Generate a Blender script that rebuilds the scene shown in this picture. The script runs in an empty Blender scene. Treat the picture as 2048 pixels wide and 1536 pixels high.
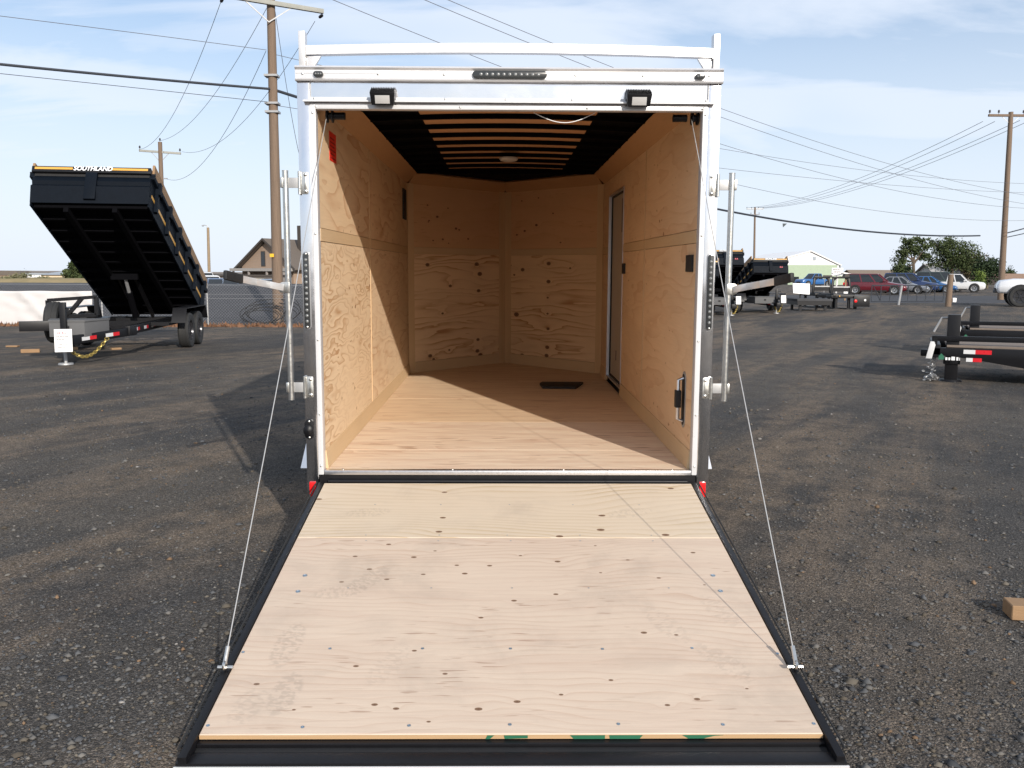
import bpy, bmesh, math, random
import numpy as np
from mathutils import Vector, Matrix, noise

R = math.radians
S = bpy.context.scene
COL = S.collection
rng = random.Random(7)

# ------------------------------------------------------------------ camera
F_PX, HZ, YAW, ROLL = 1770.0, 548.0, 0.0122, 0.0044
PITCH = math.atan((768 - HZ) / F_PX)
CAM = Vector((-0.0397, -4.8645, 1.5405))
_fh = Vector((math.sin(YAW), math.cos(YAW), 0)); _r0 = Vector((math.cos(YAW), -math.sin(YAW), 0)); _up = Vector((0, 0, 1))
FWD = _fh * math.cos(PITCH) - _up * math.sin(PITCH)
_u0 = _fh * math.sin(PITCH) + _up * math.cos(PITCH)
RGT = _r0 * math.cos(ROLL) + _u0 * math.sin(ROLL)
UPV = _u0 * math.cos(ROLL) - _r0 * math.sin(ROLL)
cd = bpy.data.cameras.new('camera'); cam = bpy.data.objects.new('camera', cd); COL.objects.link(cam)
cam.matrix_world = Matrix(((RGT.x, UPV.x, -FWD.x, CAM.x), (RGT.y, UPV.y, -FWD.y, CAM.y), (RGT.z, UPV.z, -FWD.z, CAM.z), (0, 0, 0, 1)))
cd.sensor_width = 36; cd.lens = F_PX / 2048 * 36; cd.clip_start = 0.05; cd.clip_end = 6000
S.camera = cam

# ------------------------------------------------------------------ world, sun, exposure
SUNV = Vector((-0.42, 1.0, -0.44)).normalized()          # the way the light travels
SUN_EL = math.asin(-SUNV.z); SUN_ROT = math.atan2(-SUNV.x, -SUNV.y)
W = bpy.data.worlds.new('World'); S.world = W; W.use_nodes = True
nt = W.node_tree; nt.nodes.clear()
def wn(t): return nt.nodes.new(t)
def wl(a, b): nt.links.new(a, b)
def wmath(op, a, b=None, clamp=False):
    n = wn('ShaderNodeMath'); n.operation = op; n.use_clamp = clamp
    for i, v in enumerate((a, b)):
        if v is None: continue
        if isinstance(v, (int, float)): n.inputs[i].default_value = v
        else: wl(v, n.inputs[i])
    return n.outputs[0]
sky = wn('ShaderNodeTexSky'); sky.sky_type = 'NISHITA'; sky.sun_disc = False
sky.sun_elevation = SUN_EL; sky.sun_rotation = SUN_ROT; sky.altitude = 300; sky.air_density = 1.0; sky.dust_density = 1.6; sky.ozone_density = 2.0
tcw = wn('ShaderNodeTexCoord'); sep = wn('ShaderNodeSeparateXYZ'); wl(tcw.outputs['Generated'], sep.inputs[0])
zc = wmath('MAXIMUM', sep.outputs['Z'], 0.0); den = wmath('ADD', zc, 0.16)
cu = wmath('DIVIDE', sep.outputs['X'], den); cv = wmath('DIVIDE', sep.outputs['Y'], den)
cmb = wn('ShaderNodeCombineXYZ'); wl(cu, cmb.inputs[0]); wl(cv, cmb.inputs[1])
mp = wn('ShaderNodeMapping'); mp.inputs['Rotation'].default_value = (0, 0, R(62)); mp.inputs['Scale'].default_value = (0.55, 1.5, 1); wl(cmb.outputs[0], mp.inputs[0])
def wnoise(vec, scale, detail, rough, dist=0.0):
    n = wn('ShaderNodeTexNoise'); n.inputs['Scale'].default_value = scale; n.inputs['Detail'].default_value = detail
    n.inputs['Roughness'].default_value = rough; n.inputs['Distortion'].default_value = dist; wl(vec, n.inputs['Vector']); return n.outputs['Fac']
c1 = wnoise(mp.outputs[0], 1.3, 7, 0.55, 0.5); c2 = wnoise(cmb.outputs[0], 0.42, 3, 0.5, 0.2)
def ramp_w(v, a, b):
    n = wn('ShaderNodeMapRange'); n.interpolation_type = 'SMOOTHSTEP'; n.inputs['From Min'].default_value = a; n.inputs['From Max'].default_value = b; wl(v, n.inputs[0]); return n.outputs[0]
cloud = wmath('MULTIPLY', ramp_w(c1, 0.27, 0.58), ramp_w(c2, 0.26, 0.50))
veil = wmath('SUBTRACT', 1.0, ramp_w(zc, 0.0, 0.56))
veil = wmath('POWER', veil, 1.45)
fac = wmath('MAXIMUM', wmath('MULTIPLY', cloud, 0.9), wmath('MULTIPLY', veil, 0.95))
fac = wmath('ADD', wmath('MULTIPLY', fac, 0.90), wmath('MULTIPLY', c2, 0.10), True)
mixw = wn('ShaderNodeMix'); mixw.data_type = 'RGBA'; wl(fac, mixw.inputs[0]); hsv = wn('ShaderNodeHueSaturation'); hsv.inputs['Saturation'].default_value = 1.28; hsv.inputs['Value'].default_value = 1.12; wl(sky.outputs[0], hsv.inputs['Color']); wl(hsv.outputs[0], mixw.inputs[6]); mixw.inputs[7].default_value = (6.9, 7.5, 8.5, 1)
bg = wn('ShaderNodeBackground'); bg.inputs['Strength'].default_value = 0.118; wl(mixw.outputs[2], bg.inputs[0])
ow = wn('ShaderNodeOutputWorld'); wl(bg.outputs[0], ow.inputs[0])
sd = bpy.data.lights.new('sun', 'SUN'); sun = bpy.data.objects.new('sun', sd); COL.objects.link(sun)
sd.energy = 4.7; sd.angle = R(0.7); sd.color = (1.0, 0.93, 0.84)
sun.rotation_euler = SUNV.to_track_quat('-Z', 'Y').to_euler(); sun.location = (4, -10, 20)
S.view_settings.view_transform = 'Standard'; S.view_settings.look = 'None'
S.view_settings.exposure = 0.1; S.view_settings.gamma = 1.0
S.view_settings.use_curve_mapping = False
S.render.engine = 'CYCLES'
try:
    S.cycles.use_denoising = True; S.cycles.max_bounces = 8; S.cycles.diffuse_bounces = 4
    S.cycles.transparent_max_bounces = 8; S.cycles.sample_clamp_indirect = 6
except Exception: pass

# ------------------------------------------------------------------ pixel -> place (photo pixels, 2048 x 1536)
def ray(x, y): return FWD + RGT * ((x - 1024) / F_PX) - UPV * ((y - 768) / F_PX)
def on_ground(x, y, z=0.0):
    d = ray(x, y); return CAM + d * ((z - CAM.z) / d.z)
def at_y(x, y, Y):
    d = ray(x, y); return CAM + d * ((Y - CAM.y) / d.y)

# ------------------------------------------------------------------ helpers
class MB:
    """collects faces that become ONE mesh object"""
    def __init__(s): s.v = []; s.f = []
    def add(s, vs, fs):
        b = len(s.v); s.v += [tuple(v) for v in vs]; s.f += [tuple(i + b for i in f) for f in fs]; return s
    def box(s, x0, x1, y0, y1, z0, z1, M=None):
        vs = [Vector(p) for p in ((x0,y0,z0),(x1,y0,z0),(x1,y1,z0),(x0,y1,z0),(x0,y0,z1),(x1,y0,z1),(x1,y1,z1),(x0,y1,z1))]
        if M: vs = [M @ v for v in vs]
        return s.add(vs, [(3,2,1,0),(4,5,6,7),(0,1,5,4),(1,2,6,5),(2,3,7,6),(3,0,4,7)])
    def hexa(s, p): return s.add(p, [(3,2,1,0),(4,5,6,7),(0,1,5,4),(1,2,6,5),(2,3,7,6),(3,0,4,7)])
    def bar(s, a, b, w, h, up=(0,0,1)):
        a = Vector(a); b = Vector(b); d = (b - a).normalized(); u = Vector(up)
        x = d.cross(u)
        if x.length < 1e-4: x = d.cross(Vector((1,0,0)))
        x.normalize(); u = x.cross(d); x *= w/2; u *= h/2
        return s.hexa([a-x-u, a+x-u, b+x-u, b-x-u, a-x+u, a+x+u, b+x+u, b-x+u])
    def tube(s, pts, r, n=8, caps=True):
        pts = [Vector(p) for p in pts]; rs = r if isinstance(r, (list, tuple)) else [r]*len(pts)
        rings = []; px = None
        for i, p in enumerate(pts):
            t = (pts[min(i+1, len(pts)-1)] - pts[max(i-1, 0)]).normalized()
            if px is None:
                px = t.cross(Vector((0,0,1)))
                if px.length < 0.05: px = t.cross(Vector((1,0,0)))
            px = (px - t * px.dot(t)).normalized(); py = t.cross(px)
            rings.append([p + (px*math.cos(2*math.pi*k/n) + py*math.sin(2*math.pi*k/n))*rs[i] for k in range(n)])
        vs = [v for q in rings for v in q]; fs = []
        for i in range(len(pts)-1):
            for k in range(n):
                k2 = (k+1) % n; fs.append((i*n+k, i*n+k2, (i+1)*n+k2, (i+1)*n+k))
        if caps: fs += [tuple(range(n-1, -1, -1)), tuple((len(pts)-1)*n + k for k in range(n))]
        return s.add(vs, fs)
    def cyl(s, a, b, r, n=12, r1=None): return s.tube([a, b], [r, r if r1 is None else r1], n)
    def lathe(s, prof, n=20, M=None):
        """profile of (radius, height) turned about local z"""
        vs = []; fs = []
        for (r, h) in prof:
            for k in range(n):
                v = Vector((r*math.cos(2*math.pi*k/n), r*math.sin(2*math.pi*k/n), h)); vs.append(M @ v if M else v)
        for i in range(len(prof)-1):
            for k in range(n):
                k2 = (k+1) % n; fs.append((i*n+k, i*n+k2, (i+1)*n+k2, (i+1)*n+k))
        return s.add(vs, fs)
    def prism(s, poly, fa, fb):
        """poly: list of (u, v); fa / fb turn (u, v) into a point of either cap"""
        n = len(poly); vs = [fa(*p) for p in poly] + [fb(*p) for p in poly]
        fs = [tuple(range(n-1, -1, -1)), tuple(range(n, 2*n))] + [(i, (i+1) % n, n+(i+1) % n, n+i) for i in range(n)]
        return s.add(vs, fs)
    def mesh(s, name, mat, bevel=0, smooth=None, seg=2):
        me = bpy.data.meshes.new(name); me.from_pydata(s.v, [], s.f)
        bm = bmesh.new(); bm.from_mesh(me)
        bmesh.ops.recalc_face_normals(bm, faces=bm.faces)
        if bevel:
            es = [e for e in bm.edges if len(e.link_faces) == 2 and e.calc_face_angle(0) > 0.5]
            bmesh.ops.bevel(bm, geom=es, offset=bevel, segments=seg, affect='EDGES', clamp_overlap=True, profile=0.6)
        bm.to_mesh(me); bm.free()
        if smooth is None: smooth = 35
        if smooth:
            me.polygons.foreach_set('use_smooth', [True]*len(me.polygons)); me.set_sharp_from_angle(angle=R(smooth))
        me.materials.append(mat); return me
    def build(s, name, mat, parent=None, **k): return link(name, s.mesh(name, mat, **k), parent)
def link(name, me, parent=None, loc=None, rot=None):
    o = bpy.data.objects.new(name, me); COL.objects.link(o)
    if parent: o.parent = parent
    if loc: o.location = loc
    if rot: o.rotation_euler = rot
    return o
def tag(o, label, cat=None, group=None, kind=None):
    if label: o['label'] = label
    if cat: o['category'] = cat
    if group: o['group'] = group
    if kind: o['kind'] = kind
    return o
def thing(name, label, cat, loc=(0,0,0), rot=(0,0,0), group=None):
    o = bpy.data.objects.new(name, None); COL.objects.link(o); o.location = loc; o.rotation_euler = rot; o.empty_display_size = 0.2
    return tag(o, label, cat, group)
def part(name, parent, loc=(0,0,0), rot=(0,0,0)):
    o = bpy.data.objects.new(name, None); COL.objects.link(o); o.parent = parent; o.location = loc; o.rotation_euler = rot; o.empty_display_size = 0.1; return o
def kids(o): return [c for c in COL.objects if c.parent == o]
def copy_tree(o, parent=None):
    ch = kids(o); c = o.copy(); COL.objects.link(c)
    if parent: c.parent = parent
    for k in ch: copy_tree(k, c)
    return c

# ------------------------------------------------------------------ materials
def nodes_of(m):
    m.use_nodes = True; t = m.node_tree; b = t.nodes['Principled BSDF']; return t, b
class NG:
    def __init__(s, name):
        s.m = bpy.data.materials.new(name); s.t, s.b = nodes_of(s.m)
        s.tc = s.n('ShaderNodeTexCoord'); q = s.n('ShaderNodeSeparateXYZ'); s.l(s.tc.outputs['Object'], q.inputs[0]); s.xyz = q.outputs
    def n(s, t): return s.t.nodes.new(t)
    def l(s, a, b): s.t.links.new(a, b)
    def put(s, sock, v):
        if v is None: return
        if isinstance(v, (int, float)): sock.default_value = v
        elif isinstance(v, tuple): sock.default_value = v if len(v) != 3 or len(sock.default_value) == 3 else (*v, 1)
        else: s.l(v, sock)
    def math(s, op, a, b=None, c=None, clamp=False):
        n = s.n('ShaderNodeMath'); n.operation = op; n.use_clamp = clamp
        for i, v in enumerate((a, b, c)): s.put(n.inputs[i], v)
        return n.outputs[0]
    def vec(s, a=0.0, b=0.0, c=0.0):
        n = s.n('ShaderNodeCombineXYZ')
        for i, v in enumerate((a, b, c)): s.put(n.inputs[i], v)
        return n.outputs[0]
    def noise(s, vec, scale=1.0, detail=2.0, rough=0.5, dist=0.0, col=False):
        n = s.n('ShaderNodeTexNoise'); n.inputs['Scale'].default_value = scale; n.inputs['Detail'].default_value = detail
        n.inputs['Roughness'].default_value = rough; n.inputs['Distortion'].default_value = dist
        if vec is not None: s.l(vec, n.inputs['Vector'])
        return n.outputs['Color' if col else 'Fac']
    def step(s, v, a, b, lo=0.0, hi=1.0):
        n = s.n('ShaderNodeMapRange'); n.interpolation_type = 'SMOOTHSTEP'
        for i, k in enumerate((v, a, b, lo, hi)): s.put(n.inputs[i], k)
        return n.outputs[0]
    def mix(s, f, a, b, mode='MIX'):
        n = s.n('ShaderNodeMix'); n.data_type = 'RGBA'; n.blend_type = mode; n.clamp_result = False
        s.put(n.inputs[0], f); s.put(n.inputs[6], a); s.put(n.inputs[7], b); return n.outputs[2]
    def grey(s, v): return s.vec(v, v, v)
    def bump(s, h, strength=0.3, dist=0.01):
        n = s.n('ShaderNodeBump'); n.inputs['Strength'].default_value = strength; n.inputs['Distance'].default_value = dist
        s.l(h, n.inputs['Height']); s.l(n.outputs[0], s.b.inputs['Normal'])
    def out(s, col=None, rough=None, metal=None, spec=None):
        if col is not None: s.put(s.b.inputs['Base Color'], col)
        if rough is not None: s.put(s.b.inputs['Roughness'], rough)
        if metal is not None: s.put(s.b.inputs['Metallic'], metal)
        if spec is not None: s.put(s.b.inputs['Specular IOR Level'], spec)
        return s.m
def plain(name, col, rough=0.5, metal=0.0, var=0.18, scale=6.0, bump=0.0, rvar=0.25, spec=None, coat=0.0, stretch=(1,1,1)):
    g = NG(name)
    mp = g.n('ShaderNodeMapping'); mp.inputs['Scale'].default_value = stretch; g.l(g.tc.outputs['Object'], mp.inputs[0])
    a = g.noise(mp.outputs[0], scale, 4, 0.6); k = g.math('MULTIPLY_ADD', a, var*2, 1-var)
    b = g.noise(mp.outputs[0], scale*4.3, 3, 0.6)
    g.out(g.mix(1.0, (*col, 1), g.grey(k), 'MULTIPLY'), g.math('MULTIPLY_ADD', b, rough*rvar*2, rough*(1-rvar), True), metal, spec)
    if bump: g.bump(b, bump, 0.01)
    if coat: g.b.inputs['Coat Weight'].default_value = coat; g.b.inputs['Coat Roughness'].default_value = 0.06
    return g.m

def plywood(name, ua, va, light, dark, seed, rings=9.0, amp=3.0, su=0.5, sv=2.2, power=5.0, lines=0.7, blotch=None, bl=0.5,
            knots=(), ks=1.0, dashes=0.5, fibre=0.09, detail=2.0, prints=(), rough=0.62, fu=5.0, fv=210.0, bs=(1.2, 4.0), ds_=(7.0, 62.0), dth=0.64, stain=0.0):
    """rotary-cut veneer: growth-ring contours of a stretched field, fibre, pitch dashes and knots at given places"""
    light = tuple(c*k for c, k in zip(light, (0.92, 0.88, 0.85))); blotch = tuple(c*0.88 for c in blotch) if blotch else None
    g = NG(name); U = g.xyz[ua]; V = g.xyz[va]
    p = g.vec(g.math('MULTIPLY', U, su), g.math('MULTIPLY', V, sv), seed)
    n1 = g.noise(p, 1.0, detail, 0.5, 0.25)
    kmin = None
    for (ku, kv, kr) in knots:
        a = g.vec(g.math('MULTIPLY', g.math('SUBTRACT', U, ku), 0.62), g.math('SUBTRACT', V, kv), 0.0)
        n = g.n('ShaderNodeVectorMath'); n.operation = 'LENGTH'; g.l(a, n.inputs[0])
        d = g.math('DIVIDE', n.outputs['Value'], kr*0.8)
        kmin = d if kmin is None else g.math('MINIMUM', kmin, d)
    h = g.math('ADD', g.math('MULTIPLY', V, rings), g.math('MULTIPLY', g.math('SUBTRACT', n1, 0.5), amp*2))
    if kmin is not None: h = g.math('ADD', h, g.math('MULTIPLY', g.math('EXPONENT', g.math('MULTIPLY', kmin, -0.33)), 1.1))
    fr = g.math('FRACT', h); ln = g.math('POWER', fr, power)
    ln = g.math('MULTIPLY', ln, g.step(fr, 1.0, 0.965))
    st = g.step(g.noise(g.vec(g.math('MULTIPLY', U, 1.1), g.math('MULTIPLY', V, 2.3), seed+4.0), 1.3, 2, 0.5), 0.28, 0.72, 0.15, 1.0)
    fib = g.noise(g.vec(g.math('MULTIPLY', U, fu), g.math('MULTIPLY', V, fv), seed+1.0), 1.0, 3, 0.6)
    blo = g.step(g.noise(g.vec(g.math('MULTIPLY', U, bs[0]), g.math('MULTIPLY', V, bs[1]), seed+2.0), 1.0, 4, 0.55), 0.40, 0.72)
    col = g.mix(g.math('MULTIPLY', blo, bl), (*light, 1), (*(blotch or tuple(c*0.85 for c in light)), 1))
    lf = g.math('MULTIPLY', g.math('MULTIPLY', ln, st), lines)
    col = g.mix(lf, col, (*dark, 1))
    col = g.mix(1.0, col, g.grey(g.math('MULTIPLY_ADD', fib, fibre*2, 1-fibre)), 'MULTIPLY')
    ds = g.step(g.noise(g.vec(g.math('MULTIPLY', U, ds_[0]), g.math('MULTIPLY', V, ds_[1]), seed+9.0), 1.0, 1, 0.5), dth, dth+0.06)
    ds = g.math('MULTIPLY', ds, g.step(g.noise(g.vec(U, g.math('MULTIPLY', V, 3.0), seed+3.0), 1.6, 2, 0.5), 0.46, 0.62))
    col = g.mix(g.math('MULTIPLY', ds, dashes), col, (dark[0]*0.55, dark[1]*0.45, dark[2]*0.4, 1))
    if kmin is not None:
        cr = g.n('ShaderNodeValToRGB'); e = cr.color_ramp.elements
        g.l(g.math('DIVIDE', kmin, 1.6), cr.inputs[0])
        e[0].position = 0.0; e[0].color = (0.10, 0.055, 0.035, 1); e[1].position = 0.42; e[1].color = (0.22, 0.13, 0.08, 1)
        for ps, c in ((0.56, (0.07, 0.036, 0.022, 1)), (0.66, (0.36, 0.22, 0.13, 1))): q = e.new(ps); q.color = c
        col = g.mix(g.math('MULTIPLY', g.step(kmin, 1.25, 0.85), ks), col, cr.outputs[0])
    if stain:
        sn = g.step(g.noise(g.vec(U, V, seed+6.0), 2.2, 6, 0.65, 0.4), 0.47, 0.72)
        col = g.mix(g.math('MULTIPLY', sn, stain), col, (0.33, 0.27, 0.22, 1))
    for (pu, pv, ang, ln_, k) in prints:          # dusty boot prints
        du = g.math('SUBTRACT', U, pu); dv = g.math('SUBTRACT', V, pv); c, s_ = math.cos(ang), math.sin(ang)
        a = g.math('ADD', g.math('MULTIPLY', du, c), g.math('MULTIPLY', dv, s_)); b = g.math('SUBTRACT', g.math('MULTIPLY', dv, c), g.math('MULTIPLY', du, s_))
        q = g.n('ShaderNodeVectorMath'); q.operation = 'LENGTH'; g.l(g.vec(g.math('DIVIDE', a, ln_/2), g.math('DIVIDE', b, 0.055), 0.0), q.inputs[0])
        trd = g.noise(g.vec(g.math('MULTIPLY', a, 70.0), g.math('MULTIPLY', b, 38.0), pu*7), 1.0, 1, 0.5)
        f = g.math('MULTIPLY', g.step(q.outputs['Value'], 1.1, 0.8), g.step(trd, 0.42, 0.60)); f = g.math('MULTIPLY', f, k*0.6)
        col = g.mix(f, col, (0.27, 0.22, 0.18, 1))
    g.out(col, rough, 0.0, 0.25); g.bump(g.math('ADD', g.math('MULTIPLY', ln, -0.6), fib), 0.16, 0.002)
    return g.m

def paint(name, col, rough=0.3): return plain(name, col, rough, 0, 0.06, 3.0, coat=0.5)
def noise_alu(name, col, rough, wob=0.05, scale=3.5):
    g = NG(name); a = g.noise(g.tc.outputs['Object'], scale, 2, 0.5); b = g.noise(g.tc.outputs['Object'], 60, 3, 0.6)
    g.out((*col, 1), g.math('MULTIPLY_ADD', b, rough*0.7, rough*0.65), 1.0); g.bump(a, wob, 0.05); return g.m

M = {}
M['polish'] = noise_alu('polished_aluminium', (0.78, 0.78, 0.80), 0.15, 0.14)
M['handle'] = plain('bright_handle', (0.78, 0.78, 0.78), 0.35, 0.6, 0.06)
M['alu'] = noise_alu('brushed_aluminium', (0.72, 0.72, 0.74), 0.34, 0.03)
M['zinc'] = noise_alu('zinc_steel', (0.60, 0.59, 0.56), 0.32, 0.03, 20)
M['white'] = paint('white_trailer_skin', (0.78, 0.78, 0.79), 0.22)
M['whitetrim'] = plain('white_trim', (0.60, 0.60, 0.61), 0.30, 0.10, 0.10)
M['rack'] = plain('bare_rack_aluminium', (0.66, 0.65, 0.65), 0.38, 0.55, 0.08, 9)
M['under'] = plain('underside_black', (0.003, 0.003, 0.004), 0.85, 0, 0.2, spec=0.05)
M['black'] = plain('black_powder_coat', (0.006, 0.006, 0.0075), 0.42, 0, 0.3, spec=0.3)
M['blackmat'] = plain('matt_black', (0.010, 0.010, 0.011), 0.7, 0, 0.3)
M['bedblack'] = plain('bed_black_paint', (0.003, 0.0055, 0.010), 0.6, 0, 0.25, spec=0.10)
M['rubber'] = plain('tyre_rubber', (0.018, 0.018, 0.018), 0.75, 0, 0.3, 20, 0.2)
M['rim'] = plain('dark_wheel_rim', (0.05, 0.05, 0.055), 0.3, 0.6)
M['rimsilver'] = plain('silver_wheel_rim', (0.5, 0.5, 0.5), 0.3, 0.8)
M['led'] = plain('clear_led_lens', (0.17, 0.175, 0.175), 0.2, 0.2, 0.2, 30)
M['ledbase'] = plain('smoked_lens', (0.03, 0.032, 0.033), 0.12, 0, 0.2)
M['lens'] = plain('frosted_lens', (0.46, 0.45, 0.44), 0.25, 0, 0.05)
M['red'] = plain('red_reflector', (0.62, 0.012, 0.014), 0.2, 0, 0.1)
M['tape_red'] = plain('red_tape', (0.55, 0.012, 0.02), 0.3, 0, 0.1)
M['tape_white'] = plain('white_tape', (0.62, 0.62, 0.62), 0.3, 0, 0.1)
M['gold'] = plain('gold_stripe', (0.62, 0.33, 0.06), 0.4, 0, 0.1)
M['lettering'] = plain('white_lettering', (0.80, 0.80, 0.80), 0.4, 0, 0.02)
M['sticker'] = plain('red_sticker', (0.75, 0.03, 0.015), 0.45, 0, 0.05)
M['stickerink'] = plain('sticker_ink', (0.25, 0.01, 0.01), 0.5, 0, 0.05)
M['paper'] = plain('white_paper', (0.80, 0.79, 0.78), 0.6, 0, 0.04)
M['ink'] = plain('dark_ink', (0.10, 0.09, 0.10), 0.6, 0, 0.05)
M['inkred'] = plain('red_ink', (0.45, 0.08, 0.10), 0.6, 0, 0.05)
M['toolbox'] = plain('aluminium_toolbox', (0.12, 0.12, 0.122), 0.8, 0.0, 0.12, spec=0.12)
M['chain'] = plain('yellow_zinc_chain', (0.55, 0.42, 0.13), 0.35, 0.8, 0.25, 30)
M['chaingrey'] = plain('grey_chain', (0.42, 0.42, 0.42), 0.4, 0.8, 0.25, 30)
M['pole'] = plain('weathered_pole_wood', (0.165, 0.115, 0.080), 0.85, 0, 0.35, 5, 0.5, stretch=(6, 6, 0.35))
M['arm'] = plain('grey_crossarm_wood', (0.30, 0.30, 0.27), 0.8, 0, 0.2, 4)
M['insul'] = plain('dark_insulator', (0.05, 0.045, 0.05), 0.3, 0, 0.2)
M['wire'] = plain('wire_grey', (0.10, 0.10, 0.115), 0.6, 0.0, 0.1)
M['wireb'] = plain('cable_black', (0.025, 0.03, 0.04), 0.6, 0.0, 0.1)
M['steelrope'] = plain('galvanised_cable', (0.55, 0.54, 0.52), 0.4, 0.6, 0.2, 60)
M['galv'] = plain('galvanised_steel', (0.36, 0.36, 0.36), 0.5, 0.5, 0.15)
M['glass'] = plain('dark_car_glass', (0.02, 0.024, 0.028), 0.06, 0, 0.1)
M['deckwood'] = plain('grey_deck_wood', (0.17, 0.135, 0.11), 0.85, 0, 0.25, 5, 0.2, stretch=(1, 5, 5))
M['lumber'] = plain('pine_lumber', (0.27, 0.165, 0.085), 0.8, 0, 0.3, 5, 0.2, stretch=(1, 5, 5))
M['tarp'] = plain('white_tarp', (0.56, 0.54, 0.53), 0.55, 0, 0.08, 3)
M['leaf'] = None

# ------------------------------------------------------------------ ground
g = NG('gravel_lot')
PX, PY = g.xyz[0], g.xyz[1]
p3 = g.vec(PX, PY, 0.0)
big = g.noise(p3, 0.35, 5, 0.6); mid = g.noise(p3, 2.6, 5, 0.65)
_t = R(62)
along = g.math('ADD', g.math('MULTIPLY', PX, math.cos(_t)), g.math('MULTIPLY', PY, math.sin(_t))); across = g.math('SUBTRACT', g.math('MULTIPLY', PY, math.cos(_t)), g.math('MULTIPLY', PX, math.sin(_t)))
strk = g.noise(g.vec(g.math('MULTIPLY', along, 0.13), g.math('MULTIPLY', across, 0.85), 5.0), 1.0, 5, 0.62, 0.25)
rut = g.noise(g.vec(g.math('MULTIPLY', along, 0.35), g.math('MULTIPLY', across, 3.2), 9.0), 1.0, 4, 0.6, 0.3)
vor = g.n('ShaderNodeTexVoronoi'); vor.inputs['Scale'].default_value = 105; g.l(p3, vor.inputs['Vector'])
vor2 = g.n('ShaderNodeTexVoronoi'); vor2.inputs['Scale'].default_value = 190; g.l(p3, vor2.inputs['Vector'])
fine = g.noise(p3, 210, 3, 0.7)
hue = g.n('ShaderNodeSeparateColor'); g.l(vor.outputs['Color'], hue.inputs[0])
hue2 = g.n('ShaderNodeSeparateColor'); g.l(vor2.outputs['Color'], hue2.inputs[0])
base = g.mix(g.step(big, 0.34, 0.66), (0.054, 0.053, 0.053, 1), (0.098, 0.087, 0.075, 1))
dirt = g.math('MULTIPLY', g.step(strk, 0.40, 0.62), g.step(g.math('ADD', g.math('MULTIPLY', mid, .5), g.math('MULTIPLY', rut, .5)), 0.34, 0.58))
base = g.mix(g.math('MULTIPLY', dirt, 0.82), base, (0.180, 0.138, 0.100, 1))
val = g.math('MULTIPLY', g.math('MULTIPLY_ADD', g.math('POWER', hue.outputs[0], 2.2), 0.95, 0.68), g.math('MULTIPLY_ADD', hue2.outputs[1], 0.8, 0.6))
val = g.math('MULTIPLY', val, g.math('MULTIPLY_ADD', mid, 0.9, 0.55))
colr = g.mix(1.0, base, g.grey(val), 'MULTIPLY')
bright = g.math('MULTIPLY', g.step(hue.outputs[1], 0.965, 0.975), g.step(vor.outputs['Distance'], 0.55, 0.35))
colr = g.mix(g.math('MULTIPLY', bright, 0.85), colr, g.mix(hue.outputs[2], (0.22, 0.20, 0.17, 1), (0.19, 0.135, 0.09, 1)))
g.out(colr, 0.9, 0, 0.2)
hgt = g.math('ADD', g.math('MULTIPLY', vor.outputs['Distance'], -0.9), g.math('ADD', g.math('MULTIPLY', vor2.outputs['Distance'], -0.4), g.math('ADD', g.math('MULTIPLY', g.math('ADD', mid, rut), 2.2), g.math('MULTIPLY', fine, 0.5))))
g.bump(hgt, 0.8, 0.014)
M['gravel'] = g.m
gm = MB(); e = 2500
gm.add([(-e,-e,0),(e,-e,0),(e,e,0),(-e,e,0)], [(0,1,2,3)])
tag(gm.build('ground', M['gravel'], smooth=0), 'dark grey gravel lot of asphalt millings with brown dirt streaks', kind='structure')

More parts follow.
